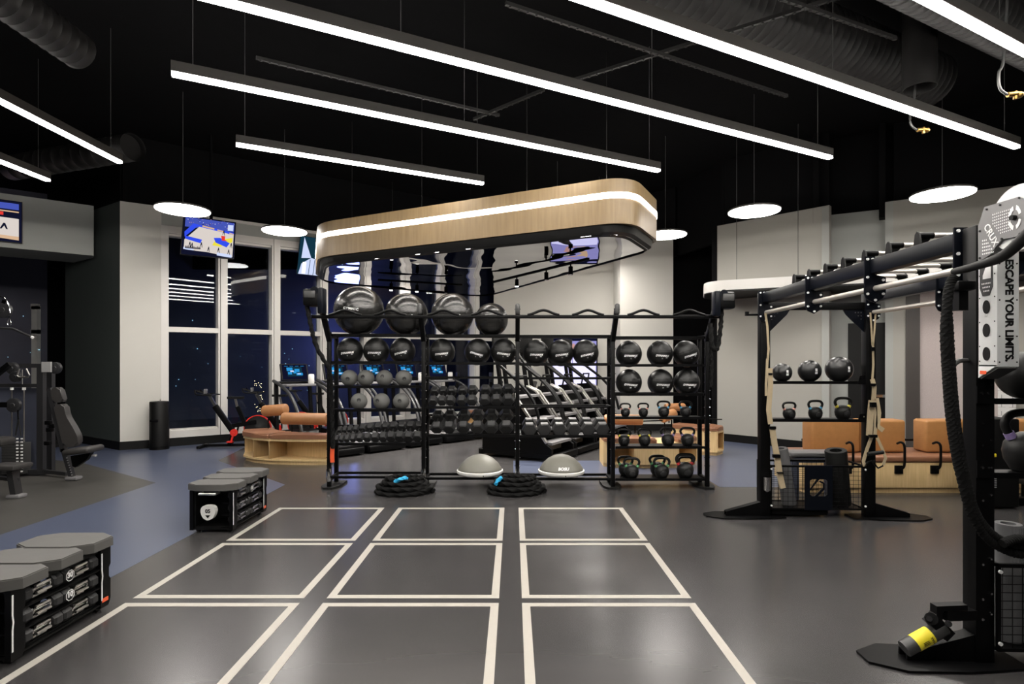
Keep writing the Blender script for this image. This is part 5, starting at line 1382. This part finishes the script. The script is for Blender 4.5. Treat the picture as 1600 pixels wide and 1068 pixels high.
def storage_db(num):
    t = thing('adjustable_dumbbell', None, 'dumbbell')
    for s_ in (-1, 1):
        b = MB(); r = .052; pr = [(r*math.cos(math.radians(22.5+45*k)), r*math.sin(math.radians(22.5+45*k))) for k in range(8)]
        y0 = s_*.075; rings = []
        for yy, k in ((y0, .8), (y0+s_*.012, 1), (y0+s_*.055, 1), (y0+s_*.067, .8)): rings.append([b.bm.verts.new((x*k, yy, z_*k)) for x, z_ in pr])
        for A, B in zip(rings, rings[1:]):
            for k in range(8): b._f((A[k], A[(k+1)%8], B[(k+1)%8], B[k]))
        b._f(rings[0]); b._f(rings[-1]); b.build('end_weight', M_hex, t, smooth=20)
    b = MB(); b.cyl((0, -.078, 0), (0, .078, 0), .016, n=14); b.cyl((0, -.08, 0), (0, -.055, 0), .030, n=14); b.cyl((0, .055, 0), (0, .08, 0), .030, n=14); b.build('grip', M_chrome, t)
    for a in (40, -20, -80):
        x, z_ = .040*math.cos(math.radians(a)), .040*math.sin(math.radians(a))
        b = MB(); b.cyl((x, -.05, z_), (x, .05, z_), .009, n=8); b.build('guard_rod', M_silver, t)
    if num:
        M = T(.0505, -.108, 0) @ Rz(math.radians(90)) @ FRONT
        text(num, .045, M_lab, t, M @ T(0, .004, .0), bold=.002, name='weight_number')
        b = MB(); ro, ri = .035, .031
        for k in range(8):
            a0, a1 = math.radians(22.5+45*k), math.radians(67.5+45*k)
            b.poly([(.0505, -.108+ro*math.cos(a0), ro*math.sin(a0)), (.0505, -.108+ro*math.cos(a1), ro*math.sin(a1)), (.0505, -.108+ri*math.cos(a1), ri*math.sin(a1)), (.0505, -.108+ri*math.cos(a0), ri*math.sin(a0))], (.001, 0, 0))
        b.build('number_ring', M_lab, t)
    return t
dbs = {}
def fill(unit, near, x1, nums, fname):
    for r_, z_ in enumerate((.345, .225, .11)):
        for k in range(2):
            num = nums[r_] if k == 1 else ''
            M = T(x1-.055, near+.235+.29*k, z_) @ Rx(0)
            if num not in dbs: dbs[num] = c = storage_db(num); c.matrix_basis = M
            else: c = dup(dbs[num], '', None, M=M)
            c['label'] = 'round headed dumbbell in the %s deck storage, %s row, %s of two' % (fname, ('top', 'middle', 'bottom')[r_], ('nearer', 'farther')[k])
            c['group'] = 'dumbbells in the deck storages'
        b = MB(); b.span(x1-.12, x1-.005, near+.02, near+.75, z_-.062, z_-.054); b.build('dumbbell_shelf', M_steel, unit, world=True)
u1 = deck_unit('stack of three octagonal grey step decks over dumbbells at the lower left edge', 3.07, -2.72); fill(u1, 3.07, -2.72, ('30', '10', ''), 'lower left')
b = MB(); b.tube(curve([(-2.98, 3.02, .16), (-2.84, 2.98, .18), (-2.81, 2.97, .25), (-2.84, 2.98, .32), (-2.98, 3.02, .33)]), .018, n=12); b.build('side_grip', M_silver, u1, world=True)
u2 = deck_unit('stack of three octagonal grey step decks over dumbbells beside the painted squares', 5.5, -2.72, .42); fill(u2, 5.5, -2.72, ('15', '', ''), 'farther')
t = thing('heart_weight', 'white rounded weight marked 05 in the end of the farther deck storage', 'weight', (-2.955, 5.485, .205))
b = MB(); s2 = [(0, -.075), (.045, -.055), (.068, -.01), (.07, .03), (.05, .06), (.0, .068), (-.05, .06), (-.07, .03), (-.068, -.01), (-.045, -.055)]
P_ = curve([(x, 0, z_) for x, z_ in s2], 4, closed=True); b.poly(P_, (0, .05, 0)); b.build('face', M_white, t)
text('05', .05, M_base, t, T(0, -.001, .012) @ FRONT, bold=.002, name='weight_number')
b = MB(); b.poly([(-.025, -.002, -.025), (.025, -.002, -.025), (0, -.002, -.055)], (0, .001, 0)); b.build('arrow_mark', M_base, t)

# ================================================================ cable machine at the left edge
t = thing('cable_machine', 'grey multi station cable machine with padded seats at the left edge', 'weight machine', (-7.2, 8.2, 0))
def seg(nm, m, Y, pts, w_, h_=None, par=None):
    b = MB()
    for a, c in pts: b.bar(W(*a, Y), W(*c, Y), w_, h_, (0, 1, 0))
    return b.build(nm, m, par or t, world=True)
YM = 8.35
for px in (65, 79):
    b = MB(); p, q = W(px, 568, YM+(.0 if px == 65 else .25)), W(px, 742, YM+(.0 if px == 65 else .25)); q.z = .02; b.bar(p, q, .09, .07, (0,1,0)); b.build('upright', M_gframe, t, world=True)
seg('top_beam', M_gframe, YM, [((18, 571), (84, 571))], .06)
seg('shroud_beam', M_gframe, YM, [((-10, 602), (62, 602))], .05)
b = MB(); a, c = W(-12, 741, YM), W(72, 741, YM); a.z = c.z = .05; b.bar(a, c, .08, .07); a2 = W(68, 742, YM); a2.z = .06; c2 = W(105, 742, YM-.2); c2.z = .06; b.bar(a2, c2, .05, .05); b.build('base_frame', M_gframe, t, world=True)
b = MB(); b.poly([W(-12, 606, YM+.1), W(58, 606, YM+.1), W(58, 736, YM+.1), W(-12, 736, YM+.1)], (0, .02, 0)); b.build('shroud', M_shroud, t, world=True)
b = MB(); a, c = W(14, 690, YM), W(47, 738, YM); b.span(a.x, c.x, YM-.12, YM+.02, c.z, a.z, .004); ws = b.build('weight_stack', M_stack, t, world=True)
for k in range(11):
    b = MB(); zz = W(0, 692+k*4.3, YM).z; b.span(W(14, 0, YM).x-.002, W(47, 0, YM).x+.002, YM-.124, YM-.118, zz-.003, zz); b.build('plate_gap', M_base, ws, world=True)
for px in (18.5, 37.5):
    b = MB(); b.cyl(W(px, 607, YM-.06), W(px, 690, YM-.06), .009, n=8); g2 = b.build('guide_rod', M_silver, t, world=True)
    b = MB(); b.cyl(W(px, 605, YM-.06), W(px, 609, YM-.06), .022, n=8); b.build('rod_cap', M_lab, g2, world=True)
for px in (27, 34):
    for k in range(11):
        b = MB(); b.box(W(px, 685+k*5.1, YM-.135), (.026, .012, .02)); b.build('pin_hole', M_lab, ws, world=True)
def disc(px, py, Y, r, m=M_gframe, nm='pulley', tk=.05):
    b = MB(); p = W(px, py, Y); b.lathe([(0, -.004), (r*.3, -.004), (r*.35, .002), (r*.85, .0), (r, .008), (r, tk), (0, tk)], (0,0,0), 28, T(*p) @ Rx(math.radians(-90))); return b.build(nm, m, t, world=True)
disc(19, 633, YM-.3, .10); disc(17, 575, YM-.12, .085); disc(22, 588, YM-.15, .08); disc(84.5, 574.5, YM-.06, .085); disc(3, 484, YM-.5, .11)
seg('pulley_arm', M_steel, YM-.27, [((-12, 632), (14, 632))], .07)
b = MB(); b.box(W(73, 573, YM-.1), (.13, .03, .15)); b.build('instruction_plate', M_lab2, t, world=True)
b = MB(); b.ribbon([W(28, 640, YM-.32), W(28.5, 656, YM-.32)], .02); b.build('snap_hook', M_chrome, t, world=True)
b = MB(); b.tube([W(29, 655, YM-.32), W(24, 680, YM-.32), W(33, 680, YM-.32), W(29, 655, YM-.32)], .008, n=6); b.build('handle_strap', M_rub, t, world=True)
b = MB(); b.tube([W(30, 576, YM-.16), W(27, 586, YM-.16), W(30, 589, YM-.16), W(44, 589, YM-.16), W(46, 586, YM-.16), W(41, 576, YM-.16)], .012, n=8); b.build('triangle_handle', M_silver, t, world=True)
for px in (35,):
    b = MB(); b.cyl(W(px, 577, YM-.16), W(px, 600, YM-.16), .005, n=6); b.build('cable', M_silver, t, world=True)
Yl = YM-.5
b = MB(); b.ribbon([W(3, 470, Yl), W(9, 472, Yl)], .05); b.tube(curve([W(0, 463, Yl), W(8, 466, Yl), (W(14, 478, Yl)), W(16, 488, Yl)]), .008, n=6); b.tube(curve([W(14.5, 494, Yl), W(11.5, 505, Yl), W(14, 508, Yl), W(17, 505, Yl), W(14.5, 494, Yl)]), .006, n=6); b.build('snap_hook', M_chrome, t, world=True)
b = MB(); b.tube([W(-12, 512, Yl), W(20, 513, Yl), W(51, 527, Yl)], .017, n=10); lb = b.build('lat_bar', M_gframe, t, world=True)
b = MB(); b.cyl(W(49.5, 526.3, Yl), W(51.5, 527.2, Yl), .019, n=10); b.build('bar_end', M_lab, lb, world=True)
seg('lat_arm', M_steel, YM-.42, [((-12, 470), (4, 484))], .06); seg('pulley_arm', M_steel, YM-.42, [((-12, 590), (16, 568))], .06)
# padded station
YP = 7.95
def pad(nm, pts, Y, th_, m=M_pad, rd=.045):
    P = [W(px, py, Y) for px, py in pts]; q2 = rounded([(p.x, p.z) for p in P], rd, 4)
    b = MB(); b.poly([(x, Y, z_) for x, z_ in q2], (0, th_, 0))
    bmesh.ops.bevel(b.bm, geom=[e for e in b.bm.edges if abs(e.verts[0].co.y-e.verts[1].co.y) < 1e-5], offset=.018, segments=3, affect='EDGES')
    return b.build(nm, m, t, world=True, smooth=60)
def padside(nm, a0, a1, wd, th_, m=M_pad):
    """slab pad seen three quarter: centre line a0-a1, width along a turned axis"""
    b = MB(); b.bar(a0, a1, wd, th_, (.35, -.9, .2), bev=.03); return b.build(nm, m, t, world=True, smooth=60)
pad('head_pad', [(78, 606), (92, 604), (99, 628), (82, 629)], YP, .09)
pad('back_pad', [(83, 632), (99, 630.5), (103, 650), (114, 668), (121, 682), (121, 696), (110, 699), (99, 697), (92, 672)], YP-.02, .10)
b = MB(); a, c = W(110, 705, YP-.12), W(151, 700, YP-.12); b.bar(a, c, .34, .085, (0,0,1), bev=.035); b.build('seat_pad', M_pad, t, world=True, smooth=60)
seg('pad_frame', M_gframe, YP+.05, [((78, 606), (100, 705)), ((100, 700), (115, 752))], .06)
b = MB()
for k in range(9): b.box(W(104.3+k*1.15, 715+k*3.8, YP-.0), (.012, .012, .012))
b.build('adjuster_holes', M_lab2, t, world=True); 
b = MB(); b.poly([W(110, 712, YP), W(142, 707, YP), (W(135, 718, YP)), W(117, 730, YP), W(113, 728, YP)], (0, .06, 0)); b.build('seat_cam', M_steel, t, world=True)
b = MB(); b.box(W(147.5, 711, YP-.1), (.05, .05, .03), None, .008); b.build('adjust_lever', M_lab2, t, world=True)
b = MB(); p = W(115, 753, YP+.05); b.box((p.x, p.y, .03), (.17, .14, .05), None, .02); b.build('rubber_foot', M_head, t, world=True)
b = MB(); 
for k, (px, py) in enumerate(((76, 660), (78, 671), (82, 665), (75, 692))): b.box(W(px, py, YP+.1), (.08, .06, .06), None, .01)
b.build('linkage', M_steel, t, world=True)
# low bench of the same machine
YB = 6.95
b = MB(); b.box(W(14, 728, YB), (.36, .30, .06), None, .02); b.build('low_seat', M_pad, t, world=True)
b = MB(); b.box(W(2, 689, 7.6), (.22, .26, .12), None, .05); b.build('knee_pad', M_pad, t, world=True)
p = W(26, 781, YB)
b = MB(); b.bar(W(19, 731, YB), (p.x, YB, .03), .07, .10, (0,1,0)); b.bar((p.x, YB, .22), (p.x-.8, YB+.3, .22), .05, .04); b.build('low_seat_leg', M_gframe, t, world=True)
b = MB(); b.box((p.x, YB, .025), (.17, .14, .05), None, .02); b.build('rubber_foot', M_head, t, world=True)
